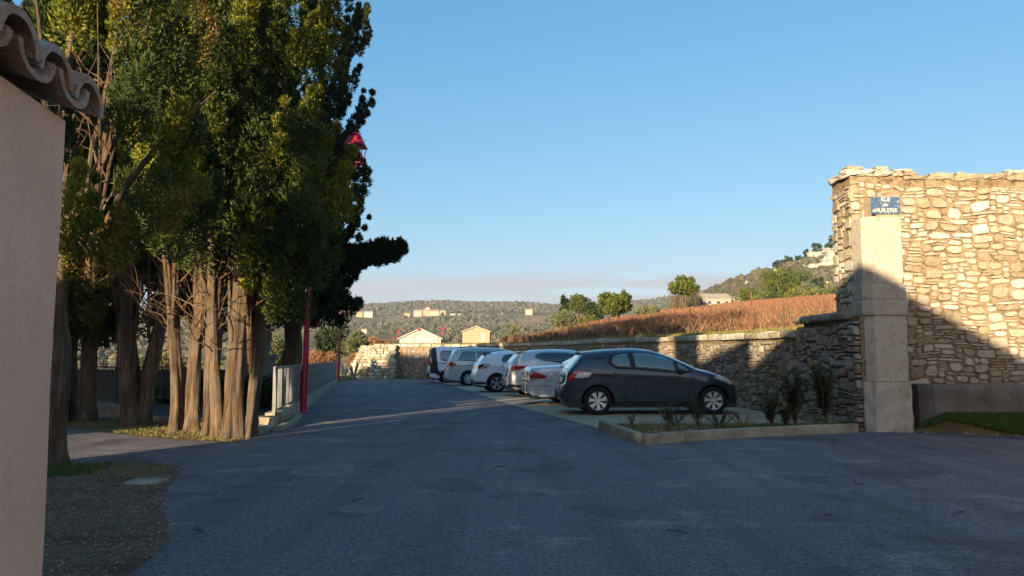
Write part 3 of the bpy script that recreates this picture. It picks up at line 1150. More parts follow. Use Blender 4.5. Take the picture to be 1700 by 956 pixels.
# stone trough / bench ------------------------------------------------------
tr = thing('stone_trough', 'long weathered concrete trough standing against the tall wall behind the grass', 'trough', (6.9, 13.0, 0))
V = []; F = []
n = 40
prof = [(0, -0.05), (0, .12), (-.02, .14), (-.02, .72), (-.0, .78), (.04, .80), (.5, .80), (.5, -.05)]
m_ = len(prof)
for i in range(n + 1):
    x = 6.0 * i / n
    for (y, z) in prof:
        e = 0.25 * (1 - min(1, x / .25)) ** 2
        q = mnoise.noise(Vector((x * 2, y * 3, z * 3))) * .015
        V.append((x + 0, y - .02 + e + q - .07, z + q * .6 - .02 * (1 - min(1, x / .2))))
for i in range(n):
    for k in range(m_ - 1):
        F.append([i * m_ + k, (i + 1) * m_ + k, (i + 1) * m_ + k + 1, i * m_ + k + 1])
F.append(list(range(m_)))
mb = MB(); mb.add(V, F); mb.build('trough_body', M['trough'], tr, smooth=False)
mb = MB(); coping_block(mb, .62, 1.35, -.17, .1, 0.0, .2, .03); mb.build('foot_stone', M['kerb'], tr)

# bank of earth & grass in front of trough
def bank_h(x, y):
    d = max(0.0, min(1.0, (y - (12.35 - 0.05 * (x - 7))) / 0.55))
    e = max(0, min(1, (x - 6.7) / .5))
    return (0.02 + 0.25 * d * d * (3 - 2 * d) * e + 0.10 * max(0, x - 8.2) * d * .5)


V = []; F = []
nx, ny = 50, 14
for i in range(nx):
    for j in range(ny):
        x = 6.72 + 7 * i / (nx - 1)
        yb = 12.95 - min(1.0, max(0, (x - 6.72)) / 1.8) * .75 - .04 * max(0, x - 8.5)
        y = yb + (13.25 - yb) * j / (ny - 1)
        z = bank_h(x, y) + .02 * mnoise.noise(Vector((x * 3, y * 3, 0)))
        if j == 0: z = -0.01
        V.append((x, y, z))
for i in range(nx - 1):
    for j in range(ny - 1):
        F.append([i * ny + j, (i + 1) * ny + j, (i + 1) * ny + j + 1, i * ny + j + 1])
mb = MB(); mb.add(V, F); tag(mb.build('grass_bank', M['earth'], smooth=True), kind='structure')
pts = []
while len(pts) < 6500:
    x = random.uniform(6.85, 11); 
    yb = 12.95 - min(1.0, max(0, (x - 6.72)) / 1.8) * .75 - .04 * max(0, x - 8.5)
    y = yb + (12.92 - yb) * random.random() ** 1.5
    if fbm(x, y, 1.6, 3, 2) < -.6: continue
    pts.append((x, y, bank_h(x, y) + .008))
tufts('verge_grass', pts, 0.075, 0.007, M['grass'], 'green grass growing along the foot of the trough', 'grass', 6)
pebbles('verge_rubble', scatter([(6.75, 12.85), (7.6, 12.5), (9, 12.1), (12, 11.9), (12, 12.05), (9, 12.25), (7.4, 12.75), (6.8, 13.2)], 700, .012), .008, .03, M['pebbles'], 'loose pebbles between the pillar foot and the grass', 'gravel')

# planter --------------------------------------------------------------------
pk = thing('planter_kerb', 'low pale stone kerb edging the shrub bed beside the parking', 'kerb', (0, 0, 0))
kp = [(1.58, 13.65), (1.86, 11.15), (3.2, 11.95), (4.55, 12.55), (5.75, 13.0)]


def kerb_run(parent, pts, w=0.13, h=0.15, name='kerb_stone', mat=None, seg=1.0, skip_last=False):
    for a, b in zip(pts[:-1], pts[1:]):
        a = Vector((a[0], a[1], 0)); b = Vector((b[0], b[1], 0))
        d = b - a; Lg = d.length; k = max(1, round(Lg / seg)); ang = atan2(d.y, d.x)
        for i in range(k):
            p = a.lerp(b, i / k); l = Lg / k
            mb = MB()
            c = .012
            pr = [(0, -.03), (0, h - c), (c, h), (w - c, h), (w, h - c), (w, -.03)]
            V = []; F = []
            for q, x in enumerate((0.003, c, l - c, l - 0.003)):
                s = .96 if q in (0, 3) else 1
                for (y, z) in pr: V.append((x, (y - w / 2) * s, z * s + random.uniform(-.004, .004)))
            for q in range(3):
                for r in range(5): F.append([q * 6 + r, q * 6 + r + 1, q * 6 + 7 + r, q * 6 + 6 + r])
            F += [list(range(6))[::-1], [18 + r for r in range(6)]]
            R = np.array([[cos(ang), -sin(ang), 0], [sin(ang), cos(ang), 0], [0, 0, 1]])
            mb.add(np.array(V) @ R.T + np.array([p.x, p.y, 0]), F)
            mb.build(name, mat or M['kerb'], parent)


kerb_run(pk, kp)
bed = [(1.66, 13.6), (1.93, 11.28), (3.2, 12.03), (4.55, 12.62), (5.85, 13.1), (5.9, 13.6)]
sheet('planting_bed', bed, 0.09, M['earth'])
mbk = thing('bed_back_kerb', 'narrow pale kerb along the back of the shrub bed towards the cars', 'kerb', (0, 0, 0))
kerb_run(mbk, [(1.62, 13.66), (5.85, 13.68)], .08, .10)
pebbles('bed_stones', scatter(bed, 900, .095), .01, .03, M['pebbles'], 'pale stones strewn over the soil of the shrub bed', 'gravel')
tufts('bed_weeds', scatter([(3.4, 12.2), (4.7, 12.75), (5.8, 13.2), (5.8, 13.4), (3.3, 12.9)], 500, .09), .06, .007, M['grass'], 'low green weeds in the shrub bed near the wall', 'weeds', 6)


def shrub(name, label, x, y, z, h, nst, leaves, spread, mat, ll=.10, lw=.012, group=None, cat='shrub', curl=0.3, bare=0.25):
    t = thing(name, label, cat, (x, y, z), 0, group)
    st = MB(); lf = MB()
    for k in range(nst):
        a = random.uniform(0, 2 * pi); sp = spread * random.uniform(.2, 1)
        hh = h * random.uniform(.6, 1.0)
        pts = []
        for q in range(6):
            f = q / 5
            pts.append(Vector((cos(a) * sp * f ** 1.3 + random.uniform(-.01, .01), sin(a) * sp * f ** 1.3 + random.uniform(-.01, .01), hh * f)))
        st.tube(pts, [.010 * (1 - .6 * q / 5) for q in range(6)], 5)
        for q in range(leaves):
            f = random.uniform(bare, 1.0)
            i = min(4, int(f * 5)); p = pts[i].lerp(pts[i + 1], f * 5 - i)
            b = random.uniform(0, 2 * pi); el = random.uniform(.1, 1.1)
            d = Vector((cos(b) * cos(el), sin(b) * cos(el), sin(el)))
            l = ll * random.uniform(.7, 1.3)
            sd = d.cross(Vector((0, 0, 1))).normalized() * lw * random.uniform(.8, 1.3)
            m1 = p + d * l * .5; tip = p + d * l - Vector((0, 0, l * curl * random.random()))
            lf.add([tuple(p), tuple(m1 + sd), tuple(tip), tuple(m1 - sd)], [[0, 1, 2, 3]], random.random())
    st.build('stem', M['twig'] if bare > .3 else M['bark'], t)
    lf.build('leaves', mat, t)
    return t


shrub('sparse_shrub', 'leafless scraggly shrub nearest the corner of the shrub bed', 2.4, 12.0, .08, .52, 7, 30, .22, M['oleander'], .07, .010, bare=.45)
shrub('sparse_shrub', 'small thin shrub in front of the dark car door', 2.95, 12.3, .08, .58, 8, 40, .2, M['oleander'], .07, .010, bare=.45)
shrub('sparse_shrub', 'short twiggy shrub in front of the dark car front wheel', 3.75, 12.6, .08, .30, 7, 10, .25, M['oleander'], .05, .008, bare=.5)
shrub('sparse_shrub', 'leafy low shrub beside the nose of the dark car', 4.3, 12.85, .08, .60, 11, 60, .28, M['oleander'], .09, .012, bare=.3)
shrub('oleander', 'left of two upright oleanders against the stone wall', 4.8, 13.15, .08, .92, 11, 70, .28, M['oleander'], .15, .012, bare=.3)
shrub('oleander', 'right one of the two oleanders, closest to the stone pillar', 5.35, 13.2, .08, 1.05, 13, 80, .30, M['oleander'], .16, .012, bare=.3)
shrub('sparse_shrub', 'tiny bare shrub at the left end of the shrub bed', 1.95, 12.6, .08, .30, 5, 12, .15, M['oleander'], .06, .01, bare=.4)

shrub('sparse_shrub', 'low spreading shrub at the kerb corner between the two thin ones', 2.7, 12.9, .08, .34, 9, 26, .32, M['oleander'], .06, .010, bare=.35)
shrub('sparse_shrub', 'low spreading shrub in the middle of the bed below the front door', 3.35, 12.55, .08, .32, 9, 26, .34, M['oleander'], .06, .010, bare=.35)
shrub('sparse_shrub', 'low bushy shrub between the leafy shrub and the oleanders', 4.55, 12.95, .08, .42, 10, 36, .30, M['oleander'], .08, .011, bare=.3)
tufts('bed_stalks', scatter([(1.8, 13.2), (2.0, 11.6), (3.2, 12.15), (5.6, 13.1), (5.6, 13.5)], 260, .09), .16, .004, M['dry_grass'], 'thin dry stalks standing in the shrub bed', 'stalks', 4, .6)

# ------------------------------------------------------------------ cars
class Car:
    def __init__(self, Lg, top, belt, width, low=.24, wheels=(0.8, 3.3), wr=.31, tb=.68, nu=3.6, ht=None):
        self.L = Lg; self.top = top; self.belt = belt; self.width = width; self.low = low; self.wh = wheels; self.wr = wr; self.tb = tb; self.nu = nu

    def zt(self, x): return float(np.interp(x, [p[0] for p in self.top], [p[1] for p in self.top]))
    def zb(self, x): return min(float(np.interp(x, [p[0] for p in self.belt], [p[1] for p in self.belt])), self.zt(x) - 0.035)
    def w(self, x): return float(np.interp(x, [p[0] for p in self.width], [p[1] for p in self.width]))

    def zl(self, x):
        z = self.low
        z += 0.10 * max(0, 1 - x / .35) ** 2 + .06 * max(0, 1 - (self.L - x) / .35)
        R = self.wr + .055
        for xw in self.wh:
            if abs(x - xw) < R:
                z = max(z, self.wr + sqrt(R * R - (x - xw) ** 2))
        return min(z, self.zb(x) - .02)

    def section(self, x, nl=9, nuu=16):
        zl, zb, zt, w = self.zl(x), self.zb(x), self.zt(x), self.w(x)
        H = zt - zb
        pts = []
        for k in range(nl):
            z = zl + (zb - zl) * k / nl
            f = (zb - z) / max(.1, zb - .2)
            crease = 0.012 * math.exp(-((z - (zb - .10)) / .035) ** 2)
            y = w * (1 - .055 * f * f - .05 * max(0, (.34 - z) / .14) ** 2 * .5) + crease - .010
            pts.append((y, z))
        g = min(1, H / .35)
        n = 2.4 + (self.nu - 2.4) * g
        for k in range(nuu + 1):
            a = pi / 2 * k / nuu
            # blend: tumblehome side first, then the roof bend
            y = w * max(0.0, cos(a)) ** (2 / n)
            dz = H * sin(a) ** (2 / n)
            y *= 1 - self.tb * dz * g * .62
            pts.append((y - .010 * (1 - k / nuu), zb + dz))
        pts[-1] = (0.0, zt)
        return pts

    def S(self, x, u):
        """u 0..1 along the section"""
        s = self.section(x); t = u * (len(s) - 1); i = min(int(t), len(s) - 2); f = t - i
        return Vector((x, -(s[i][0] * (1 - f) + s[i + 1][0] * f), s[i][1] * (1 - f) + s[i + 1][1] * f))

    def N(self, x, u):
        e = .012; du = .012
        a = self.S(min(self.L, x + e), u) - self.S(max(0, x - e), u)
        b = self.S(x, min(1, u + du)) - self.S(x, max(0, u - du))
        n = a.cross(b)
        if n.length < 1e-9: return Vector((0, -1, 0))
        n.normalize()
        # outward: away from the axis
        c = self.S(x, u) - Vector((self.L / 2, 0, .6))
        if n.dot(Vector((c.x * .3, c.y, c.z))) < 0: n = -n
        return n

    def u_at_z(self, x, z):
        s = self.section(x)
        return float(np.interp(z, [p[1] for p in s], np.linspace(0, 1, len(s))))

    def u_at_y(self, x, y):
        s = self.section(x)[9:]
        yy = [p[0] for p in s][::-1]; uu = np.linspace(9 / (len(s) + 8), 1, len(s))[::-1]
        return float(np.interp(y, yy, uu))

    def stations(self):
        a = list(np.linspace(0, self.L, 90)) + [p[0] for p in self.top] + list(np.linspace(0, .3, 18)) + list(np.linspace(self.L - .3, self.L, 12))
        for xw in self.wh:
            R = self.wr + .055
            a += [xw + R * k for k in (-.9999, -.995, -.98, -.94, .94, .98, .995, .9999)]
        a = sorted(set(round(float(x), 4) for x in a if 0 <= x <= self.L))
        r = [a[0]]
        for x in a[1:]:
            if x - r[-1] > .0015: r.append(x)
        return r

    def body(self, mat, root):
        xs = self.stations(); V = []; F = []
        for x in xs:
            s = self.section(x)
            row = [(x, -y, z) for y, z in s] + [(x, y, z) for y, z in s[-2::-1]]
            V += row
        n = len(row)
        for i in range(len(xs) - 1):
            for k in range(n - 1):
                F.append([i * n + k, i * n + k + 1, (i + 1) * n + k + 1, (i + 1) * n + k])
        F.append(list(range(n))[::-1]); F.append([(len(xs) - 1) * n + k for k in range(n)])
        mb = MB(); mb.add(V, F)
        o = mb.build('body', mat, root, smooth=True, autosmooth=38)
        # floor and wheel housings
        mb = MB(); mb.box(.12, self.L - .12, -self.w(2) + .12, self.w(2) - .12, self.low - .06, self.low + .04)
        for xw in self.wh:
            R = self.wr + .05
            for sg in (-1, 1):
                V = []; F = []
                for k in range(15):
                    a = pi * k / 14 - .0
                    for yy in (self.w(xw) - .035, .45):
                        V.append((xw + R * cos(a), sg * yy, self.wr + R * sin(a)))
                for k in range(14): F.append([2 * k, 2 * k + 1, 2 * k + 3, 2 * k + 2])
                F.append([2 * k + 1 for k in range(15)])
                mb.add(V, F)
        mb.build('underbody', M['plastic'], root)
        return o

    def side_patch(self, name, outline, mat, parent, off=.006, sides=(1,), nx=14, nz=5, label=None):
        if len(sides) > 1:
            for q in sides: self.side_patch(name, outline, mat, parent, off, (q,), nx, nz, label)
            return
        """outline: closed polygon in (x, z)"""
        xs0 = min(p[0] for p in outline); xs1 = max(p[0] for p in outline)
        cols = []
        for i in range(nx + 1):
            x = xs0 + (xs1 - xs0) * (0.002 + .996 * i / nx)
            hit = []
            for a, b in zip(outline, outline[1:] + outline[:1]):
                if (a[0] > x) != (b[0] > x): hit.append(a[1] + (b[1] - a[1]) * (x - a[0]) / (b[0] - a[0]))
            if len(hit) < 2: hit = [outline[0][1]] * 2
            cols.append((x, min(hit), max(hit)))
        objs = []
        mb = MB()
        for sg in sides:
            V = []; F = []
            for (x, za, zb) in cols:
                for k in range(nz + 1):
                    u = self.u_at_z(x, za + (zb - za) * k / nz)
                    p = self.S(x, u) + self.N(x, u) * off
                    V.append((p.x, p.y * sg, p.z))
            for i in range(nx):
                for k in range(nz):
                    F.append([i * (nz + 1) + k, i * (nz + 1) + k + 1, (i + 1) * (nz + 1) + k + 1, (i + 1) * (nz + 1) + k])
            # rim going back to the body gives the pane its edge
            mb.add(V, F)
        o = mb.build(name, mat, parent, smooth=True)
        md = o.modifiers.new('t', 'SOLIDIFY'); md.thickness = off + .004; md.offset = -1 if sides == (1,) else 0
        if label: o['label'] = label
        return o

    def top_patch(self, name, x0, x1, frac, mat, parent, off=.006, nx=10, ny=12, f1=None):
        V = []; F = []
        f1 = f1 or frac
        for i in range(nx + 1):
            t = i / nx; x = x0 + (x1 - x0) * t
            fr = frac + (f1 - frac) * t
            s = self.section(x)
            ymax = max(p[0] for p in s[9:]) * (1 - self.tb * (self.zt(x) - self.zb(x)) * .62 * min(1, (self.zt(x) - self.zb(x)) / .35)) * fr
            for k in range(-ny, ny + 1):
                y = ymax * k / ny
                u = self.u_at_y(x, abs(y))
                p = self.S(x, u); nn = self.N(x, u)
                if nn.z < 0 and x > .3: nn = -nn
                q = p + nn * off
                V.append((q.x, q.y * (-1 if y > 0 else 1) if y != 0 else 0, q.z))
        n = 2 * ny + 1
        for i in range(nx):
            for k in range(n - 1): F.append([i * n + k, i * n + k + 1, (i + 1) * n + k + 1, (i + 1) * n + k])
        mb = MB(); mb.add(V, F)
        return mb.build(name, mat, parent, smooth=True)

    def ribbon(self, name, line, w, mat, parent, off=.002, sides=(1,)):
        if len(sides) > 1:
            for q in sides: self.ribbon(name, line, w, mat, parent, off, (q,))
            return
        mb = MB()
        # resample
        pts = []
        for a, b in zip(line[:-1], line[1:]):
            k = max(1, int(sqrt((a[0] - b[0]) ** 2 + (a[1] - b[1]) ** 2) / .06))
            for i in range(k): pts.append((a[0] + (b[0] - a[0]) * i / k, a[1] + (b[1] - a[1]) * i / k))
        pts.append(line[-1])
        for sg in sides:
            V = []; F = []
            for i, p in enumerate(pts):
                a = pts[max(0, i - 1)]; b = pts[min(len(pts) - 1, i + 1)]
                dx, dz = b[0] - a[0], b[1] - a[1]; l = sqrt(dx * dx + dz * dz) or 1
                for s in (-1, 1):
                    x = min(self.L, max(0, p[0] - dz / l * w / 2 * s)); z = p[1] + dx / l * w / 2 * s
                    u = self.u_at_z(x, z); q = self.S(x, u) + self.N(x, u) * off
                    V.append((q.x, q.y * sg, q.z))
            for i in range(len(pts) - 1): F.append([2 * i, 2 * i + 1, 2 * i + 3, 2 * i + 2])
            mb.add(V, F)
        o = mb.build(name, mat, parent, smooth=True)
        if off > .006:
            md = o.modifiers.new('t', 'SOLIDIFY'); md.thickness = off + .004; md.offset = -1
        return o


def make_wheel(root, x, y, r, sg, spokes=5, dark=False, style=2, cap=False, w=.2):
    """sg -1: outer face looks to -y"""
    mb = MB()
    prof = [(r * .66, -w / 2), (r * .70, -w / 2 - .004), (r * .90, -w / 2 + .004), (r * .965, -w / 2 + .018), (r, -w / 2 + .045), (r, w / 2 - .045), (r * .965, w / 2 - .018), (r * .9, w / 2 - .004), (r * .66, w / 2)]
    mb.lathe(prof, 40, 'Y')
    # tread blocks
    for k in range(56):
        a = 2 * pi * k / 56
        R = np.array([[cos(a), 0, -sin(a)], [0, 1, 0], [sin(a), 0, cos(a)]])
        mb.box(-.010, .010, -w / 2 + .04, w / 2 - .04, r - .004, r + .003, R)
    t = mb.build('wheel', M['tyre'], root, smooth=True, autosmooth=40)
    t.location = (x, y, r)
    if sg > 0: t.rotation_euler = (0, 0, pi)
    rr = r * .665
    mb = MB()
    mb.lathe([(rr * 1.0, -w / 2 - .002), (rr * 1.01, -w / 2 + .004), (rr * .94, -w / 2 + .012), (rr * .92, -w / 2 + .05)], 40, 'Y')
    for k in range(spokes):
        a0 = 2 * pi * k / spokes + .3
        offs = (-.14, .14) if style == 2 else ((0,) if style == 1 else (-.2, 0, .2))
        for da in offs:
            a1 = a0 + da
            d = Vector((cos(a1), 0, sin(a1))); c = Vector((cos(a0), 0, sin(a0)))
            p0 = c * rr * .16 + d.cross(Vector((0, 1, 0))) * 0; p1 = d * rr * .95
            ww = rr * (.085 if style == 2 else (.17 if style == 1 else .07))
            sd = (p1 - p0).cross(Vector((0, 1, 0))).normalized()
            y0, y1 = -w / 2 + .008, -w / 2 + .004
            V = [p0 + sd * ww * .7 + Vector((0, y0, 0)), p0 - sd * ww * .7 + Vector((0, y0, 0)), p1 - sd * ww * 1.25 + Vector((0, y1, 0)), p1 + sd * ww * 1.25 + Vector((0, y1, 0))]
            V += [v + Vector((0, .03, 0)) for v in V]
            mb.add([tuple(v) for v in V], [[0, 1, 2, 3], [0, 4, 5, 1], [1, 5, 6, 2], [2, 6, 7, 3], [3, 7, 4, 0]])
    mb.lathe([(.001, -w / 2 + .000), (rr * .17, -w / 2 + .001), (rr * .2, -w / 2 + .012), (rr * .2, -w / 2 + .04)], 20, 'Y')
    mb.build('rim', M['rim'], t, smooth=False)
    mb = MB(); mb.lathe([(.001, -w / 2 + .045), (rr * .93, -w / 2 + .045)], 32, 'Y')  # near-black disc colours in the shadow between the spokes
    mb.build('spoke_gap_shade', M['rim_dark'], t)
    return t


def mirror_part(car, root, x, z, mat, sides=(-1, 1)):
    for sg in sides:
        mb = MB()
        y = car.section(x)[9][0] + .02
        V = []; F = []
        n = 8
        for i, (dx, s) in enumerate(((-.045, .85), (-.02, 1), (.05, .9), (.09, .45))):
            for k in range(n):
                a = 2 * pi * k / n
                V.append((x + dx, sg * (y + .09 + .095 * s * cos(a)), z + .062 * s * sin(a)))
        for i in range(3):
            for k in range(n): F.append([i * n + k, i * n + (k + 1) % n, (i + 1) * n + (k + 1) % n, (i + 1) * n + k])
        F += [list(range(n)), [3 * n + k for k in range(n)]]
        mb.add(V, F)
        mb.box(x - .02, x + .05, min(sg * (y - .05), sg * (y + .06)), max(sg * (y - .05), sg * (y + .06)), z - .06, z - .035)
        mb.build('mirror', mat, root, smooth=True, autosmooth=50)


def handle_part(car, root, x, z, mat, side=-1, l=.16):
    u = car.u_at_z(x, z); p = car.S(x, u); n = car.N(x, u)
    mb = MB()
    y = p.y * (1 if side < 0 else -1)
    s = -1 if side < 0 else 1
    mb.tube([(x - l / 2, y, z), (x - l / 2 + .02, y + s * .028, z + .004), (x + l / 2 - .02, y + s * .03, z + .004), (x + l / 2, y, z)], [.011, .013, .013, .011], 6)
    mb.build('door_handle', mat, root, smooth=True)


def rear_patch(car, name, y0, y1, z0, z1, mat, parent, off=.008, th=.01, x=None):
    """box-like panel on the rear face between y0..y1, z0..z1, following the tail"""
    # find x where the centreline reaches z
    zs = [p[1] for p in car.top]
    xs = [p[0] for p in car.top]
    V = []; F = []; nz, ny = 4, 6
    for k in range(nz + 1):
        z = z0 + (z1 - z0) * k / nz
        for j in range(ny + 1):
            y = y0 + (y1 - y0) * j / ny
            # march forward until the section contains (y,z)
            xx = 0.0
            while xx < 1.2:
                s = car.section(xx)
                if z <= s[-1][1]:
                    yy = np.interp(z, [p[1] for p in s], [p[0] for p in s])
                    if abs(y) <= yy + .001: break
                xx += .006
            V.append((xx - off, y, z))
    n = ny + 1
    for k in range(nz):
        for j in range(ny): F.append([k * n + j, k * n + j + 1, (k + 1) * n + j + 1, (k + 1) * n + j])
    mb = MB(); mb.add(V, F)
    o = mb.build(name, mat, parent, smooth=True)
    md = o.modifiers.new('t', 'SOLIDIFY'); md.thickness = th; md.offset = 0
    return o


def place_car(root, car, wx, wy, yaw):
    """put the near rear wheel contact at (wx, wy)"""
    lx, ly = car.wh[0], -(car.w(car.wh[0]) - .02)
    c, s = cos(yaw), sin(yaw)
    root.location = (wx - (c * lx - s * ly), wy - (s * lx + c * ly), 0.009)
    root.rotation_euler = (0, 0, yaw)


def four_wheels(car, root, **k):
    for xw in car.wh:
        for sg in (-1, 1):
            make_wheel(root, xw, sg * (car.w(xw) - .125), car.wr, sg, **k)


CG = 'cars parked along the retaining wall'
# --- A: dark three-door hatchback
ca = Car(3.96, [(0, .60), (.02, .66), (.07, .70), (.09, .80), (.12, .95), (.17, 1.01), (.42, 1.29), (.50, 1.375), (.62, 1.395), (1.0, 1.43), (1.6, 1.455), (2.0, 1.42), (2.35, 1.31), (2.7, 1.16), (3.0, 1.02), (3.3, .95), (3.6, .85), (3.8, .73), (3.92, .58), (3.96, .48)],
         [(0, .55), (.1, .86), (.3, .93), (.7, 1.0), (1.5, .97), (2.6, .90), (3.0, .84), (3.4, .76), (3.7, .64), (3.9, .50), (3.96, .43)],
         [(0, .55), (.03, .68), (.10, .775), (.22, .83), (.45, .862), (.9, .872), (2, .862), (3.2, .868), (3.5, .85), (3.7, .78), (3.85, .67), (3.93, .54), (3.96, .42)], .215, (.76, 3.30), .305, .60, 4.2)
A = thing('parked_car', 'dark blue grey three-door hatchback, nearest of the parked cars and parked side on', 'car', group=CG)
ca.body(M['p_dark'], A)
GL = M['glass_pale']
ca.side_patch('window_frame', [(.98, 1.13), (1.08, 1.05), (1.2, .992), (1.6, .985), (2.62, .895), (2.86, .93), (2.70, 1.07), (2.45, 1.19), (2.2, 1.285), (1.9, 1.335), (1.35, 1.345), (1.08, 1.29), (1.0, 1.2)], M['plastic'], A, .004, (1, -1), 30, 8)
ca.side_patch('quarter_window', [(1.07, 1.15), (1.10, 1.09), (1.2, 1.03), (1.49, 1.015), (1.43, 1.305), (1.3, 1.305), (1.12, 1.26)], GL, A, .010, (1,))
ca.side_patch('quarter_window', [(1.07, 1.15), (1.10, 1.09), (1.2, 1.03), (1.49, 1.015), (1.43, 1.305), (1.3, 1.305), (1.12, 1.26)], GL, A, .010, (-1,))
for sd in ((1,), (-1,)):
    ca.side_patch('door_window', [(1.60, 1.01), (2.50, .935), (2.45, 1.13), (2.2, 1.25), (1.9, 1.312), (1.54, 1.325)], GL, A, .010, sd)
    ca.side_patch('quarter_light', [(2.54, .945), (2.77, .94), (2.66, 1.04), (2.51, 1.12)], GL, A, .010, sd, 6, 3)
    ca.side_patch('tail_lamp', [(.13, .74), (.16, .86), (.26, .95), (.45, .955), (.66, .91), (.62, .86), (.42, .84), (.30, .79), (.22, .745)], M['tail_red'], A, .010, sd, 22, 6)
    ca.side_patch('lamp_lens', [(.25, .83), (.34, .90), (.48, .925), (.63, .905), (.60, .885), (.44, .88), (.36, .845), (.58, .845), (.56, .825), (.34, .79)], M['tail_clear'], A, .016, sd, 20, 4)
    ca.side_patch('headlamp', [(3.30, .80), (3.45, .85), (3.62, .79), (3.78, .68), (3.72, .64), (3.55, .70)], M['head_clear'], A, .010, sd, 14, 4)
ca.top_patch('rear_window', .165, .415, .86, M['glass_car'], A)
ca.top_patch('windscreen', 2.16, 2.92, .93, M['glass_car'], A)
ca.ribbon('door_gap', [(1.50, 1.34), (1.56, .99), (1.57, .85), (1.60, .50), (1.66, .30)], .011, M['seam'], A, .003, (1, -1))
ca.ribbon('wing_gap', [(2.86, .92), (2.80, .70), (2.76, .42), (2.72, .28)], .010, M['seam'], A, .003, (1, -1))
ca.ribbon('sill_line', [(1.12, .27), (2.95, .27)], .012, M['seam'], A, .003, (1, -1))
ca.ribbon('sill_trim', [(1.12, .245), (2.95, .245)], .03, M['plastic'], A, .012, (1, -1))
ca.ribbon('bumper_gap', [(.36, .79), (.46, .66), (.50, .60)], .008, M['seam'], A, .003, (1, -1))
ca.ribbon('fuel_gap', [(.95, 1.22), (.78, 1.20), (.66, 1.195), (.72, 1.225), (.95, 1.24)], .018, M['plastic'], A, .004, (1,))
handle_part(ca, A, 1.72, .83, M['p_dark']); handle_part(ca, A, 1.72, .83, M['p_dark'], 1)
mirror_part(ca, A, 2.58, .95, M['p_dark'])
rear_patch(ca, 'number_plate_panel', -.42, .42, .66, .86, M['plastic'], A, .012)
rear_patch(ca, 'number_plate', -.26, .26, .69, .80, M['num_plate'], A, .024, .008)
rear_patch(ca, 'bumper_trim', -.60, .60, .34, .50, M['plastic'], A, .008)
mb = MB(); mb.tube([(.10, -.1, 1.02), (.06, 0, 1.03), (.10, .22, 1.10)], .009, 5); mb.build('rear_wiper', M['plastic'], A)
mb = MB(); mb.tube([(3.66, -.60, .56), (3.80, -.45, .50), (3.90, -.2, .48), (3.92, .2, .48), (3.80, .45, .50), (3.66, .6, .56)], .03, 6); mb.build('front_grille', M['plastic'], A)
# spoiler lip over the rear window
mb = MB(); V = []; F = []
for k in range(-8, 9):
    y = .56 * k / 8; zr = ca.section(.56); z = float(np.interp(abs(y), [p[0] for p in zr[9:]][::-1], [p[1] for p in zr[9:]][::-1]))
    V += [(.60, y, z + .008), (.40 + .04 * abs(k / 8) ** 2, y, z - .010), (.41 + .04 * abs(k / 8) ** 2, y, z - .035), (.60, y, z - .04)]
for k in range(16):
    a = 4 * k
    F += [[a, a + 4, a + 5, a + 1], [a + 1, a + 5, a + 6, a + 2], [a + 2, a + 6, a + 7, a + 3]]
F += [[0, 1, 2, 3], [64, 67, 66, 65]]
mb.add(V, F); mb.build('spoiler', M['p_dark'], A, smooth=True, autosmooth=40)
four_wheels(ca, A, spokes=7, style=2)
gp_ = G(993, 690)
place_car(A, ca, gp_.x, gp_.y, radians(3))

# --- B: pale silver saloon
cb = Car(4.82, [(0, .62), (.02, .72), (.04, .92), (.10, 1.00), (.5, 1.035), (.95, 1.06), (1.05, 1.075), (1.4, 1.25), (1.75, 1.385), (2.1, 1.44), (2.5, 1.45), (2.9, 1.42), (3.3, 1.24), (3.65, 1.04), (4.2, .96), (4.5, .88), (4.7, .76), (4.82, .5)],
         [(0, .60), (.04, .84), (.3, .92), (1, .96), (2, .95), (3.4, .92), (4, .86), (4.5, .74), (4.82, .42)],
         [(0, .62), (.04, .74), (.12, .82), (.3, .87), (.8, .90), (2.4, .905), (4, .895), (4.4, .84), (4.7, .70), (4.82, .5)], .22, (1.05, 3.92), .325, .62, 4.0)
B = thing('parked_car', 'pale silver saloon with a long boot, partly hidden behind the dark hatchback', 'car', group=CG)
cb.body(M['p_silver'], B)
for sd in ((1,), (-1,)):
    cb.side_patch('tail_lamp', [(.03, .76), (.05, .90), (.20, .86), (.42, .79), (.46, .74), (.40, .70), (.05, .70)], M['tail_red'], B, .010, sd, 18, 5)
    cb.side_patch('lamp_lens', [(.03, .82), (.04, .88), (.12, .87), (.13, .83)], M['tail_clear'], B, .015, sd, 8, 3)
    cb.side_patch('side_windows', [(1.30, 1.06), (1.55, 1.02), (3.4, .99), (3.2, 1.16), (2.9, 1.32), (2.5, 1.37), (1.95, 1.335), (1.6, 1.22)], GL, B, .008, sd, 26, 7)
    cb.side_patch('headlamp', [(4.35, .74), (4.5, .80), (4.7, .70), (4.68, .58), (4.5, .62)], M['head_clear'], B, .010, sd)
cb.top_patch('rear_window', 1.08, 1.78, .90, M['glass_car'], B)
cb.top_patch('windscreen', 2.92, 3.62, .92, M['glass_car'], B)
cb.ribbon('boot_gap', [(.10, .98), (.08, .8), (.07, .64)], .008, M['seam'], B, .003, (1, -1))
cb.ribbon('bumper_gap', [(.02, .66), (.5, .66), (.62, .62)], .010, M['seam'], B, .003, (1, -1))
cb.ribbon('bumper_strip', [(.01, .50), (.6, .50)], .014, M['seam'], B, .003, (1, -1))
cb.ribbon('bumper_strip', [(.01, .42), (.55, .40)], .006, M['seam'], B, .003, (1, -1))
cb.ribbon('door_gap', [(1.62, 1.2), (1.45, .95), (1.5, .7), (1.62, .45), (1.7, .3)], .009, M['seam'], B, .003, (1, -1))
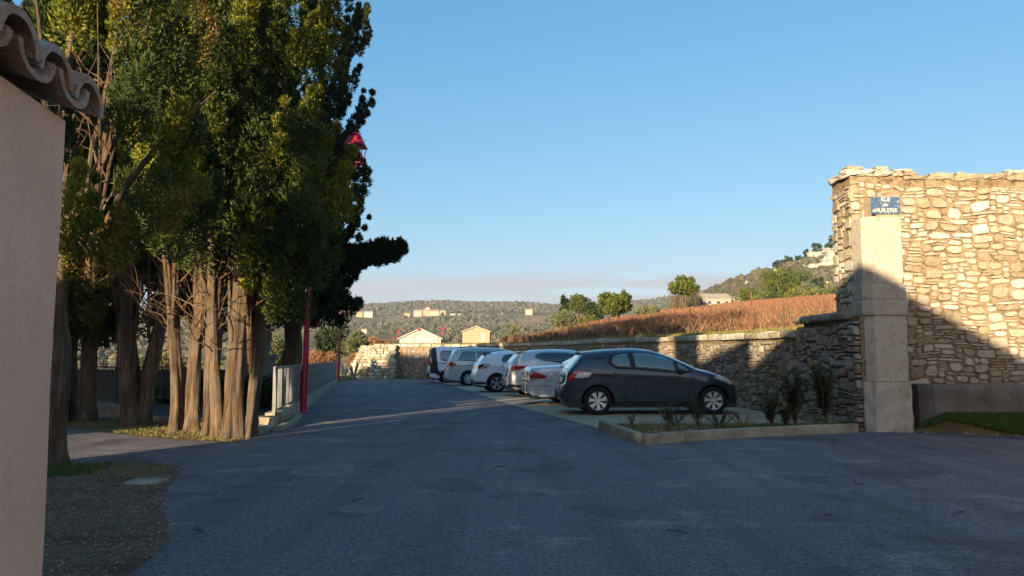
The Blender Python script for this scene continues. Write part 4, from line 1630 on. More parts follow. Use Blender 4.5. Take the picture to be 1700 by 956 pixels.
cb.ribbon('door_gap', [(2.62, 1.3), (2.66, .9), (2.66, .3)], .009, M['seam'], B, .003, (1, -1))
handle_part(cb, B, 1.75, .87, M['chrome']); handle_part(cb, B, 2.8, .86, M['chrome'])
mirror_part(cb, B, 3.3, .99, M['p_silver'])
rear_patch(cb, 'number_plate', -.26, .26, .74, .85, M['num_plate'], B, .014, .008)
rear_patch(cb, 'bumper_trim', -.65, .65, .60, .63, M['seam'], B, .006, .006)
four_wheels(cb, B, spokes=5, style=1)
place_car(B, cb, 1.50, 20.3, radians(7))

# --- C: silver crossover
cc = Car(4.30, [(0, .62), (.02, .74), (.05, .80), (.08, .98), (.13, 1.09), (.40, 1.38), (.46, 1.43), (.9, 1.50), (1.6, 1.53), (2.2, 1.50), (2.7, 1.38), (3.2, 1.10), (3.5, 1.04), (3.9, .95), (4.15, .82), (4.30, .52)],
         [(0, .60), (.1, .93), (.4, 1.08), (.9, 1.05), (2, .98), (3.1, .95), (3.8, .82), (4.30, .45)],
         [(0, .62), (.04, .74), (.12, .83), (.3, .885), (.8, .91), (2.2, .905), (3.6, .905), (4, .83), (4.2, .70), (4.3, .5)], .25, (.80, 3.42), .335, .60, 3.8)
Cc = thing('parked_car', 'light silver crossover between the white hatchback and the silver saloon', 'car', group=CG)
cc.body(M['p_silver2'], Cc)
for sd in ((1,), (-1,)):
    cc.side_patch('side_windows', [(.85, 1.26), (1.1, 1.16), (1.6, 1.09), (2.9, 1.02), (2.75, 1.18), (2.4, 1.35), (1.9, 1.42), (1.2, 1.42), (.95, 1.36)], M['glass_car'], Cc, .008, sd, 24, 7)
    cc.side_patch('tail_lamp', [(.10, .86), (.13, .96), (.3, 1.0), (.60, .985), (.50, .92), (.30, .86), (.14, .84)], M['tail_red'], Cc, .010, sd, 18, 5)
    cc.side_patch('headlamp', [(3.75, .80), (3.95, .84), (4.15, .72), (4.1, .64)], M['head_clear'], Cc, .010, sd)
cc.top_patch('rear_window', .15, .385, .84, M['glass_car'], Cc)
cc.top_patch('windscreen', 2.45, 3.14, .92, M['glass_car'], Cc)
cc.ribbon('sill_trim', [(1.25, .29), (3.0, .29)], .08, M['plastic'], Cc, .012, (1, -1))
cc.ribbon('bumper_trim', [(.03, .36), (.40, .34)], .09, M['plastic'], Cc, .010, (1, -1))
cc.ribbon('door_gap', [(1.1, 1.3), (1.0, 1.0), (1.1, .72), (1.25, .5), (1.3, .33)], .009, M['seam'], Cc, .003, (1, -1))
cc.ribbon('door_gap', [(2.0, 1.35), (2.05, .9), (2.05, .33)], .009, M['seam'], Cc, .003, (1, -1))
mirror_part(cc, Cc, 2.85, 1.06, M['p_silver2'])
rear_patch(cc, 'number_plate_panel', -.5, .5, .64, .80, M['bumper_grey'], Cc, .008)
rear_patch(cc, 'number_plate', -.26, .26, .66, .77, M['num_plate'], Cc, .02, .008)
mb = MB(); mb.box(.36, .62, -.55, .55, 1.425, 1.455); mb.build('spoiler', M['p_silver2'], Cc)
four_wheels(cc, Cc, spokes=5, style=2)
place_car(Cc, cc, .68, 24.6, radians(9))

# --- D: white small crossover hatchback
cd = Car(4.0, [(0, .62), (.03, .74), (.08, .82), (.12, 1.0), (.20, 1.10), (.42, 1.36), (.48, 1.42), (.9, 1.475), (1.5, 1.49), (2.0, 1.46), (2.4, 1.34), (2.85, 1.12), (3.2, 1.04), (3.6, .92), (3.85, .78), (4.0, .5)],
         [(0, .60), (.1, .90), (.4, 1.04), (.9, 1.03), (2, .97), (2.9, .93), (3.5, .80), (4.0, .45)],
         [(0, .60), (.04, .70), (.12, .79), (.3, .85), (.8, .875), (2.2, .87), (3.4, .865), (3.7, .80), (3.9, .66), (4, .5)], .24, (.78, 3.32), .33, .58, 3.8)
D = thing('parked_car', 'white compact hatchback with dark windows and two-tone alloy wheels', 'car', group=CG)
cd.body(M['p_white'], D)
for sd in ((1,), (-1,)):
    cd.side_patch('side_windows', [(.95, 1.15), (1.05, 1.07), (1.5, 1.03), (2.6, .99), (2.5, 1.15), (2.2, 1.31), (1.9, 1.37), (1.4, 1.385), (1.05, 1.34)], M['glass_car'], D, .008, sd, 24, 7)
    cd.side_patch('tail_lamp', [(.10, .86), (.14, .98), (.30, 1.02), (.52, 1.02), (.55, .97), (.40, .90), (.20, .86)], M['glass_car'], D, .010, sd, 18, 5)
    cd.side_patch('headlamp', [(3.4, .80), (3.6, .84), (3.85, .70), (3.78, .64)], M['head_clear'], D, .010, sd)
cd.top_patch('rear_window', .215, .41, .84, M['glass_car'], D)
cd.top_patch('windscreen', 2.2, 2.8, .92, M['glass_car'], D)
cd.ribbon('sill_trim', [(1.2, .285), (2.9, .285)], .08, M['plastic'], D, .010, (1, -1))
cd.ribbon('bumper_trim', [(.02, .36), (.38, .33)], .08, M['plastic'], D, .010, (1, -1))
cd.ribbon('door_gap', [(1.0, 1.3), (.98, 1.0), (1.1, .72), (1.22, .45), (1.25, .3)], .009, M['seam'], D, .003, (1, -1))
cd.ribbon('door_gap', [(1.9, 1.35), (1.95, .9), (1.95, .3)], .009, M['seam'], D, .003, (1, -1))
mirror_part(cd, D, 2.5, 1.02, M['plastic'])
rear_patch(cd, 'number_plate', -.26, .26, .52, .63, M['num_plate'], D, .014, .008)
rear_patch(cd, 'lower_bumper', -.56, .56, .32, .46, M['plastic'], D, .010)
mb = MB(); mb.box(.34, .62, -.52, .52, 1.405, 1.435); mb.build('spoiler', M['plastic'], D)
four_wheels(cd, D, spokes=5, style=2)
gd = G(825, 652)
place_car(D, cd, gd.x, gd.y, radians(10))

# --- E: silver people carrier
ce = Car(4.63, [(0, .62), (.02, .74), (.05, .80), (.07, 1.0), (.12, 1.10), (.38, 1.58), (.46, 1.64), (.9, 1.70), (1.6, 1.73), (2.5, 1.70), (3.0, 1.55), (3.6, 1.18), (3.9, 1.06), (4.3, .90), (4.5, .78), (4.63, .5)],
         [(0, .60), (.08, .95), (.3, 1.04), (2.4, 1.02), (3.6, .98), (4.2, .80), (4.63, .45)],
         [(0, .64), (.04, .76), (.12, .84), (.3, .885), (.8, .905), (3.6, .905), (4.2, .85), (4.5, .70), (4.63, .5)], .24, (.98, 3.82), .325, .52, 4.2)
E = thing('parked_car', 'silver people carrier with black roof rails beside the white van', 'car', group=CG)
ce.body(M['p_silver3'], E)
for sd in ((1,), (-1,)):
    ce.side_patch('rear_side_window', [(.48, 1.13), (1.28, 1.10), (1.28, 1.53), (.80, 1.54), (.66, 1.46)], GL, E, .008, sd, 14, 7)
    ce.side_patch('door_window', [(1.38, 1.10), (2.30, 1.08), (2.30, 1.54), (1.38, 1.54)], GL, E, .008, sd, 14, 7)
    ce.side_patch('door_window', [(2.40, 1.08), (3.42, 1.06), (3.1, 1.28), (2.75, 1.47), (2.40, 1.54)], GL, E, .008, sd, 14, 7)
    ce.side_patch('tail_lamp', [(.06, .90), (.10, 1.06), (.22, 1.06), (.42, 1.00), (.40, .90), (.12, .88)], M['tail_red'], E, .010, sd, 14, 5)
    ce.side_patch('fuel_flap', [(.98, .93), (1.16, .93), (1.16, 1.04), (.98, 1.04)], M['p_silver3'], E, .004, sd, 5, 4)
    mb = MB(); sg = -1 if sd == (1,) else 1
    mb.tube([(.62, sg * .60, 1.66), (.75, sg * .60, 1.73), (1.6, sg * .61, 1.77), (2.5, sg * .60, 1.74), (2.75, sg * .58, 1.64)], .017, 6); mb.build('roof_rail', M['plastic'], E, smooth=True)
ce.top_patch('rear_window', .13, .37, .84, M['glass_car'], E)
ce.top_patch('windscreen', 2.75, 3.55, .92, M['glass_car'], E)
ce.ribbon('bumper_top', [(.01, .70), (.62, .70)], .014, M['seam'], E, .003, (1, -1))
ce.ribbon('side_moulding', [(1.5, .62), (3.35, .62)], .04, M['p_silver3'], E, .014, (1, -1))
ce.ribbon('door_gap', [(1.33, 1.55), (1.33, .95), (1.36, .6), (1.4, .3)], .010, M['seam'], E, .003, (1, -1))
ce.ribbon('door_gap', [(2.35, 1.5), (2.35, .3)], .010, M['seam'], E, .003, (1, -1))
mirror_part(ce, E, 3.3, 1.08, M['p_silver3'])
rear_patch(ce, 'number_plate', -.26, .26, .80, .91, M['num_plate'], E, .014, .008)
four_wheels(ce, E, spokes=7, style=1)
ge = G(778, 641)
place_car(E, ce, ge.x, ge.y, radians(10))

# --- F: white van
cf = Car(4.20, [(0, .50), (.015, .62), (.03, .9), (.05, 1.3), (.09, 1.62), (.16, 1.76), (.4, 1.81), (1.5, 1.83), (2.5, 1.80), (2.9, 1.68), (3.4, 1.22), (3.6, 1.12), (3.95, .95), (4.12, .78), (4.20, .5)],
         [(0, .46), (.03, .85), (.3, 1.08), (2.6, 1.06), (3.4, 1.04), (3.9, .84), (4.20, .45)],
         [(0, .74), (.03, .80), (.10, .86), (.25, .895), (.8, .91), (3.4, .905), (3.8, .85), (4.1, .70), (4.2, .5)], .24, (.85, 3.55), .32, .24, 6.0)
Fv = thing('parked_van', 'white van with black rear bumper and cladding, farthest of the parked vehicles', 'van', group='vehicles parked along the retaining wall')
Fv['group'] = CG
cf.body(M['p_white2'], Fv)
for sd in ((1,), (-1,)):
    cf.side_patch('rear_side_window', [(.50, 1.22), (.60, 1.12), (.9, 1.07), (1.25, 1.08), (1.5, 1.13), (1.5, 1.62), (.60, 1.62), (.50, 1.55)], GL, Fv, .008, sd, 14, 7)
    cf.side_patch('door_window', [(1.9, 1.08), (3.1, 1.08), (2.85, 1.42), (2.55, 1.62), (1.9, 1.62)], GL, Fv, .008, sd, 14, 7)
    cf.side_patch('rear_corner_trim', [(.03, .50), (.03, 1.60), (.12, 1.74), (.30, 1.74), (.34, 1.0), (.42, .62), (.5, .45)], M['plastic'], Fv, .010, sd, 14, 10)
    cf.side_patch('tail_lamp', [(.04, .95), (.05, 1.28), (.10, 1.28), (.11, .95)], M['tail_red'], Fv, .018, sd, 8, 6)
    cf.side_patch('side_cladding', [(.30, .46), (.34, .62), (.52, .60), (.52, .40), (.4, .36)], M['plastic'], Fv, .012, sd, 8, 5)
cf.ribbon('side_rail', [(.36, .98), (1.85, .98)], .030, M['seam'], Fv, .006, (1, -1))
cf.ribbon('sill_trim', [(1.3, .36), (3.1, .36)], .20, M['plastic'], Fv, .012, (1, -1))
cf.ribbon('door_gap', [(1.82, 1.7), (1.82, .4)], .010, M['seam'], Fv, .003, (1, -1))
cf.top_patch('windscreen', 2.85, 3.38, .92, M['glass_car'], Fv)
rear_patch(cf, 'rear_bumper', -.72, .72, .30, .52, M['plastic'], Fv, .05, .08)
rear_patch(cf, 'rear_window', -.60, .60, 1.10, 1.58, M['glass_car'], Fv, .008)
rear_patch(cf, 'number_plate', -.5, -.02, .70, .81, M['num_plate'], Fv, .012, .008)
mirror_part(cf, Fv, 3.05, 1.14, M['plastic'])
four_wheels(cf, Fv, spokes=7, style=1)
gf = G(742, 636)
place_car(Fv, cf, gf.x, gf.y, radians(12))

# ------------------------------------------------------------------ lamps
def lantern(root, x, y, z, s=1.0):
    """four-sided lantern hanging frame, base centre at (x,y,z)"""
    def frus(mb, r0, z0, r1, z1, cap=True):
        V = []
        for r, zz in ((r0, z0), (r1, z1)):
            for (a, b) in ((-1, -1), (1, -1), (1, 1), (-1, 1)): V.append((x + a * r * s, y + b * r * s, z + zz * s))
        F = [[0, 1, 5, 4], [1, 2, 6, 5], [2, 3, 7, 6], [3, 0, 4, 7]]
        if cap: F += [[3, 2, 1, 0], [4, 5, 6, 7]]
        mb.add(V, F)
    mb = MB()
    frus(mb, .225, .44, .14, .66); frus(mb, .245, .415, .245, .44); frus(mb, .10, .66, .06, .70); frus(mb, .09, .70, .07, .755); frus(mb, .03, .755, .005, .80)
    cap = mb.build('lantern_cap', M['red_paint'], root)
    mb = MB()
    for (a, b) in ((-1, -1), (1, -1), (1, 1), (-1, 1)):
        mb.tube([(x + a * .13 * s, y + b * .13 * s, z + .0), (x + a * .215 * s, y + b * .215 * s, z + .42 * s)], .011 * s, 5)
    for r, zz in ((.13, .01), (.215, .415)):
        p = [(x + a * r * s, y + b * r * s, z + zz * s) for (a, b) in ((-1, -1), (1, -1), (1, 1), (-1, 1), (-1, -1))]
        for a, b in zip(p[:-1], p[1:]): mb.tube([a, b], .010 * s, 5)
    mb.tube([(x, y, z - .10 * s), (x, y, z + .05 * s)], [.035 * s, .05 * s], 8)
    mb.build('lantern_frame', M['red_paint'], root)
    mb = MB(); mb.lathe([(.05 * s, .30 * s), (.10 * s, .33 * s), (.13 * s, .41 * s)], 12, 'Z', (x, y, z)); mb.build('reflector', M['lamp_glass'], root)


def street_lamp(label, x, y, z, top_z, lx, lz, lean=0.0, r=.085, group='red street lamps', both=False, s=1.0, name='street_lamp'):
    t = thing(name, label, 'street lamp', (x, y, z), 0, group)
    ty = lean * (top_z)
    mb = MB()
    mb.tube([(0, 0, -.05), (0, 0, .9), (ty * .2, 0, .92), (ty * .5, 0, top_z * .5), (ty, 0, top_z)], [r, r, r * .85, r * .62, r * .42], 14)
    mb.build('post', M['red_paint'], t, smooth=True, autosmooth=40)
    mb = MB(); mb.lathe([(r * 1.05, 0), (r * 1.1, .02), (r * 1.02, .05)], 16, 'Z', (0, 0, .9)); mb.lathe([(r * 1.5, 0), (r * 1.5, .02), (r * 1.05, .04)], 16, 'Z', (0, 0, 0)); mb.build('collar', M['red_paint'], t, smooth=True)
    for sg in ((1, -1) if both else (1,)):
        mb = MB()
        px = lx * sg
        mb.tube([(ty, 0, lz - .15), (px, 0, lz - .12)], .018 * s, 6)
        mb.tube([(ty, 0, lz - .75), (px * .45, 0, lz - .55), (px * .8, 0, lz - .14)], .014 * s, 6)
        mb.build('bracket', M['red_paint'], t)
        lantern(t, px, 0, lz, s)
    return t


g1 = G(503, 684)
L1 = P(590, 272, g1.y)
street_lamp('nearest red street lamp, its lantern against the sky in front of the cypress', g1.x, g1.y, 0.0, L1.z + .1, L1.x - g1.x, L1.z, .02)
# fixing band on the post
g2 = G(561, 636)
L2 = P(596, 446, g2.y)
street_lamp('second red street lamp at the far end of the grey fence', g2.x, g2.y, 0.0, L2.z + .1, L2.x - g2.x, L2.z, .02, .075)
for (px, py, Yd, lb) in ((653, 548, 76, 'small distant red street lamp left of the white gable'), (688, 544, 77, 'small distant red street lamp over the left slope of the white gable'), (728, 542, 78, 'small distant red street lamp right of the white gable')):
    q = P(px, py, Yd); zb = terrain(q.x, Yd)
    street_lamp(lb, q.x, Yd, zb, q.z - zb - .6, .5, q.z - zb - .6, 0, .05, both=False, s=.8)

# ------------------------------------------------------------------ fence by the road
F0 = (-4.36, 14.25); F1 = (-8.45, 37.0)
fd = Vector((F1[0] - F0[0], F1[1] - F0[1], 0)); FL = fd.length; fa = atan2(fd.y, fd.x)
fe = thing('fence', 'grey metal fence of tall upright flat slats beside the road', 'fence', (F0[0], F0[1], 0), fa)
for k in range(12):
    x = FL * k / 11
    mb = MB(); mb.box(x - .03, x + .03, -.04, .04, .1, 1.08); mb.build('post', M['fence_grey'], fe)
for k in range(11):
    a, b = FL * k / 11, FL * (k + 1) / 11
    for z in (1.05, .27):
        mb = MB(); mb.box(a + .032, b - .032, -.022, .022, z, z + .035); mb.build('rail', M['fence_grey'], fe)
n = 128
slat = None
for k in range(n):
    x = .09 + (FL - .18) * (k + .5) / n
    if abs((x / (FL / 11)) % 1 - .0) * FL / 11 < .05 or (1 - (x / (FL / 11)) % 1) * FL / 11 < .05: continue
    if slat is None:
        mb = MB(); a = radians(52)
        R = np.array([[cos(a), -sin(a), 0], [sin(a), cos(a), 0], [0, 0, 1]])
        mb.box(-.055, .055, -.006, .006, .306, 1.048, R)
        slat = mb.build('slat', M['fence_grey'], fe); slat.location = (x, 0, 0)
    else:
        o = slat.copy(); COL.objects.link(o); o.parent = fe; o.location = (x, 0, 0)
fk = thing('fence_kerb', 'pale stone kerb wall carrying the grey fence, with a rounded broken near end', 'kerb', (0, 0, 0))
ex = fd.normalized()
kerb_run(fk, [(F0[0] - .02, F0[1] + .0), (F1[0], F1[1])], .30, .24, seg=1.0)
mb = MB(); coping_block(mb, -4.62, -4.25, 13.55, 14.15, -.03, .20, .03); mb.build('end_block', M['kerb'], fk)
mb = MB(); coping_block(mb, -4.38, -4.12, 12.75, 13.5, -.03, .09, .03); mb.build('end_block', M['kerb'], fk)
kerb_run(fk, [(-4.0, 13.2), (-4.1, 14.4), (-4.5, 16.4)], .12, .08, name='gutter_stone', seg=.6)

# dark railing and kerbs at the left
dr = thing('railing', 'dark metal railing panel standing on a pale kerb behind the left trunks', 'railing', (-9.9, 18.3, 0), radians(-14))
for k in range(5):
    mb = MB(); mb.box(k * .62 - .02, k * .62 + .02, -.02, .02, .25, 1.05); mb.build('post', M['fence_dark'], dr)
for z in (1.02, .32):
    mb = MB(); mb.box(0, 2.5, -.012, .012, z, z + .03); mb.build('rail', M['fence_dark'], dr)
for k in range(38):
    mb = MB(); mb.box(k * .064 + .06, k * .064 + .072, -.006, .006, .34, 1.03) if k else mb.box(.03, .042, -.006, .006, .34, 1.03); mb.build('bar', M['fence_dark'], dr)
lk = thing('garden_kerb', 'pale stone kerb in front of the dark railing between the trunks', 'kerb', (0, 0, 0))
kerb_run(lk, [(-10.2, 17.9), (-9.0, 16.8), (-7.9, 16.2)], .35, .26, seg=.9)
kerb_run(lk, [(-7.6, 15.6), (-5.2, 14.9)], .15, .08, seg=1.1)
gw = thing('garden_wall', 'low dark garden wall in the shade behind the cypress trunks', 'wall', (0, 0, 0))
mb = MB()
mb.box(-22, -6.6, 25.0, 25.3, -.1, .80); mb.build('wall_face', M['soil_wall'], gw)
mb = MB(); mb.box(-22.05, -6.55, 24.95, 25.35, .80, .87); mb.build('coping', M['soil_wall'], gw)
rl = thing('rusty_railing', 'thin rusty railing on top of the dark garden wall', 'railing', (0, 0, 0))
mb = MB()
for k in range(24): mb.tube([(-21.5 + k * .63, 25.15, .87), (-21.5 + k * .63, 25.15, 1.22)], .012, 5)
mb.build('posts', M['rust'], rl)
for z in (1.05, 1.22):
    mb = MB(); mb.tube([(-21.6, 25.15, z), (-6.9, 25.15, z)], .012, 5); mb.build('rail', M['rust'], rl)

# monument
mo = thing('stone_monument', 'grey stone monument with stepped base between the big trunk and the fence', 'monument', (-6.95, 21.2, 0))
mb = MB(); coping_block(mb, -.75, .75, -.6, .6, -.02, .28, .01); mb.build('lower_step', M['monument'], mo)
mb = MB(); coping_block(mb, -.52, .52, -.42, .42, .28, .56, .008); mb.build('upper_step', M['monument'], mo)
mb = MB(); mb.box(-.34, .34, -.3, .3, .56, 1.25); mb.box(-.39, .39, -.35, .35, 1.25, 1.34); mb.build('pedestal', M['monument'], mo)
mb = MB(); coping_block(mb, -.26, .26, -.24, .24, 1.34, 2.15, .03); mb.build('carved_top', M['monument'], mo)
mb = MB(); mb.box(-.22, .22, -.315, -.3, .72, 1.08); mb.build('plaque', M['wall_pale'], mo)

# manhole covers
for (px, py, r, lb) in ((535, 783, .34, 'larger worn round cover sunk in the asphalt, farther from the camera'), (597, 846, .17, 'smaller round cover sunk in the asphalt, nearer the camera')):
    g = G(px, py)
    t = thing('manhole_cover', lb, 'manhole cover', (g.x, g.y, .004), 0, 'covers in the road')
    mb = MB(); mb.lathe([(r * .82, .006), (r, .006), (r * 1.02, .0)], 32, 'Z'); mb.build('frame', M['plate_metal'], t)
    mb = MB(); mb.lathe([(.001, .004), (r * .8, .004)], 32, 'Z')
    for i in range(-4, 5):
        for j in range(-4, 5):
            if sqrt(i * i + j * j) < 4.2: mb.box(i * r * .17 - r * .05, i * r * .17 + r * .05, j * r * .17 - r * .05, j * r * .17 + r * .05, .003, .009)
    mb.build('plate', M['plate_metal'], t)

# ------------------------------------------------------------------ the pink building at the left edge
# wall plane runs almost along the view; local y along the wall (away), local x out to the street
wa = atan2(0.145, 1.0)
hb = thing('small_building', 'pink rendered building corner with a clay tile eave filling the left edge', 'building', (0, 0, 0), 0)
def lb(Y): return (-0.90 - 0.145 * Y)


def fold(V):   # local (a along wall = Y, b outwards, z) -> world
    r = []
    d = Vector((-0.145, 1, 0)).normalized(); n_ = Vector((d.y, -d.x, 0))
    for (a, b, z) in V:
        p = Vector((-0.90, 0, 0)) + d * a + n_ * b
        r.append((p.x, p.y, z))
    return r


mb = MB()
V = []; F = []
EY = 2.02; EH = 1.86
na, nz_ = 24, 20
for i in range(na + 1):
    for j in range(nz_ + 1):
        a = -4 + (EY + 4) * i / na; z = -.1 + (EH + .1) * j / nz_
        bump = .006 * mnoise.noise(Vector((a * 2, 0, z * 2)))
        V.append((a, bump, z))
for i in range(na):
    for j in range(nz_): F.append([i * (nz_ + 1) + j, (i + 1) * (nz_ + 1) + j, (i + 1) * (nz_ + 1) + j + 1, i * (nz_ + 1) + j + 1])
mb.add(fold(V), F)
# rounded, slightly chipped far corner and end wall
V = []; F = []
for j in range(nz_ + 1):
    z = -.1 + (EH + .1) * j / nz_
    ch = .02 * max(0, mnoise.noise(Vector((0, 5, z * 4)))) + (.02 if .55 < z < .7 else 0)
    for (a, b) in ((EY, .006 * mnoise.noise(Vector((EY * 2, 0, z * 2)))), (EY + .018 - ch, -.01), (EY + .022 - ch, -.04), (EY + .02, -2.5)):
        V.append((a, b, z))
for j in range(nz_):
    for k in range(3): F.append([j * 4 + k, j * 4 + k + 1, (j + 1) * 4 + k + 1, (j + 1) * 4 + k])
mb.add(fold(V), F)
mb.build('wall', M['render_pink'], hb, smooth=True)
mb = MB()
mb.add(fold([(-4, 0, EH), (EY + .01, 0, EH), (EY + .01, -2.5, EH + .8), (-4, -2.5, EH + .8)]), [[0, 1, 2, 3]]); mb.build('roof_deck', M['wall_pale'], hb)
# canal tiles, axes pointing down the slope towards the street
PER = .205
k = 0
a = EY + .02
sl = .30       # roof slope
while a > -3.0:
    for kind in (0, 1):
        mb = MB(); V = []; F = []
        n = 12
        r0, r1 = (.092, .080) if kind == 0 else (.090, .078)
        ca_ = a - (0 if kind == 0 else PER / 2) + random.uniform(-.006, .006)
        jz, jb = random.uniform(-.007, .007), random.uniform(-.014, .012)
        for q, b in enumerate((.06 if kind == 0 else .045, -.08, -.36)):
            rr_ = r0 if q == 0 else (r0 * .97 if q == 1 else r1)
            for j in range(n + 1):
                th = pi * j / n
                for (dr_) in (0.0, -.021):
                    rr2 = rr_ + dr_ + random.uniform(-.0015, .0015)
                    zz = EH + .045 + jz + sl * (.06 - b) * 1.0 + random.uniform(-.001, .001)
                    if kind == 0:   # cover tile, arch up
                        V.append((ca_ + rr2 * cos(th) * 1.05, b + jb, zz + rr2 * sin(th) * .95))
                    else:           # pan tile, trough
                        V.append((ca_ + rr2 * cos(th) * 1.05, b + jb, zz + .035 - rr2 * sin(th) * .75))
        w2 = 2 * (n + 1)
        for q in range(2):
            for j in range(n):
                for s_ in (0, 1):
                    F.append([q * w2 + 2 * j + s_, q * w2 + 2 * j + 2 + s_, (q + 1) * w2 + 2 * j + 2 + s_, (q + 1) * w2 + 2 * j + s_])
        for j in range(n): F.append([2 * j, 2 * j + 1, 2 * j + 3, 2 * j + 2])
        for q in range(2):
            F.append([q * w2, q * w2 + 1, (q + 1) * w2 + 1, (q + 1) * w2]); F.append([q * w2 + 2 * n, q * w2 + 2 * n + 1, (q + 1) * w2 + 2 * n + 1, (q + 1) * w2 + 2 * n])
        mb.add(fold(V), F); mb.build('roof_tile', M['tile'], hb, smooth=True, autosmooth=40)
    a -= PER

# ------------------------------------------------------------------ houses behind the camera (they throw the shade on the square)
ca27, sa27 = cos(SUN_AZ), sin(SUN_AZ)
def US(u, s): return (u * ca27 + s * sa27, -u * sa27 + s * ca27)


def block_house(name, label, u0, u1, s1, depth, eave, ridge, along=True, wallm=None, shutters=3, z0=0.0, ridge_u=None, group=None, floors=2):
    """house whose front (towards the square) lies at s1; ridge along u or gable facing the square"""
    ox, oy = US((u0 + u1) / 2, s1 - depth / 2)
    t = thing(name, label, 'house', (ox, oy, z0), -SUN_AZ, group)
    hw, hd = (u1 - u0) / 2, depth / 2
    mb = MB()
    if along:
        V = [(-hw, -hd, 0), (hw, -hd, 0), (hw, hd, 0), (-hw, hd, 0), (-hw, -hd, eave), (hw, -hd, eave), (hw, hd, eave), (-hw, hd, eave), (-hw, 0, ridge), (hw, 0, ridge)]
        F = [[0, 1, 5, 4], [2, 3, 7, 6], [1, 2, 6, 9, 5], [3, 0, 4, 8, 7]]
        roofs = [((-hw - .2, -hd - .3, eave - .08), (hw + .2, -hd - .3, eave - .08), (hw + .2, 0, ridge + .03), (-hw - .2, 0, ridge + .03)), ((-hw - .2, 0, ridge + .03), (hw + .2, 0, ridge + .03), (hw + .2, hd + .3, eave - .08), (-hw - .2, hd + .3, eave - .08))]
    else:
        ru = 0 if ridge_u is None else ridge_u - (u0 + u1) / 2
        eL, eR = eave if isinstance(eave, tuple) else (eave, eave)
        V = [(-hw, -hd, 0), (hw, -hd, 0), (hw, hd, 0), (-hw, hd, 0), (-hw, -hd, eL), (hw, -hd, eR), (hw, hd, eR), (-hw, hd, eL), (ru, -hd, ridge), (ru, hd, ridge)]
        F = [[0, 1, 5, 8, 4], [2, 3, 7, 9, 6], [1, 2, 6, 5], [3, 0, 4, 7]]
        roofs = [((-hw - .25, -hd - .2, eL - .1), (ru, -hd - .2, ridge + .03), (ru, hd + .2, ridge + .03), (-hw - .25, hd + .2, eL - .1)), ((ru, -hd - .2, ridge + .03), (hw + .25, -hd - .2, eR - .12), (hw + .25, hd + .2, eR - .12), (ru, hd + .2, ridge + .03))]
    mb.add(V, F); mb.build('wall', wallm or M['wall_pale'], t)
    for q in roofs:
        mb = MB(); mb.add(list(q) + [(x, y, z + .12) for x, y, z in q], [[0, 1, 2, 3], [4, 5, 6, 7], [0, 1, 5, 4], [1, 2, 6, 5], [2, 3, 7, 6], [3, 0, 4, 7]]); mb.build('roof', M['roof_red'], t)
    for f in range(floors):
        for k in range(shutters):
            x = -hw + (k + .5) * 2 * hw / shutters; z = .9 + f * 2.4
            if z + 1.1 > (min(eave) if isinstance(eave, tuple) else eave): continue
            mb = MB(); mb.box(x - .42, x + .42, hd - .02, hd + .03, z, z + 1.1); w_ = mb.build('window', M['glass_car'], t)
            for s_ in (-1, 1):
                mb = MB(); mb.box(x + s_ * .64 - .2, x + s_ * .64 + .2, hd + .004, hd + .05, z - .03, z + 1.13); mb.build('shutter', M['shutter'], w_)
    return t


block_house('village_house', 'gabled pale house behind the camera facing the tall wall', -3.45, 3.6, -8, 8, (5.35, 4.15), 6.46, False, M['wall_pale'], 3, ridge_u=-.65)
hA = block_house('village_house', 'long pale house behind the camera beside the gabled one', -8.1, -3.5, -8, 7, 5.8, 6.75, True, M['wall_ochre'], 3)
mb = MB(); mb.box(-.85, .35, .1, .9, 5.8, 8.3); mb.build('chimney', M['wall_pale'], hA)
block_house('shade_lean_to', 'low unseen lean-to shaped to block sun between the street gap and the long pale house', -8.98, -8.105, -8, 3, 4.35, 4.4, True, M['wall_pale'], 0)  # unseen extension shaped to shade the left trunk and close a sun streak
block_house('village_house', 'tall house behind the camera on the far side of the street gap', -28, -12.0, -10, 9, 8.8, 10.4, True, M['wall_ochre'], 6, floors=3)
hBounce = block_house('village_house', 'unseen pale house added at the right to bounce warm light over the square', -8, 8, 0, 7, 8.5, 9.6, True, M['wall_pale'], 5, floors=3)  # out of view, added so its sunlit front bounces warm light back
hBounce.location = (19.5, -1.0, 0); hBounce.rotation_euler = (0, 0, pi / 2 + radians(6))

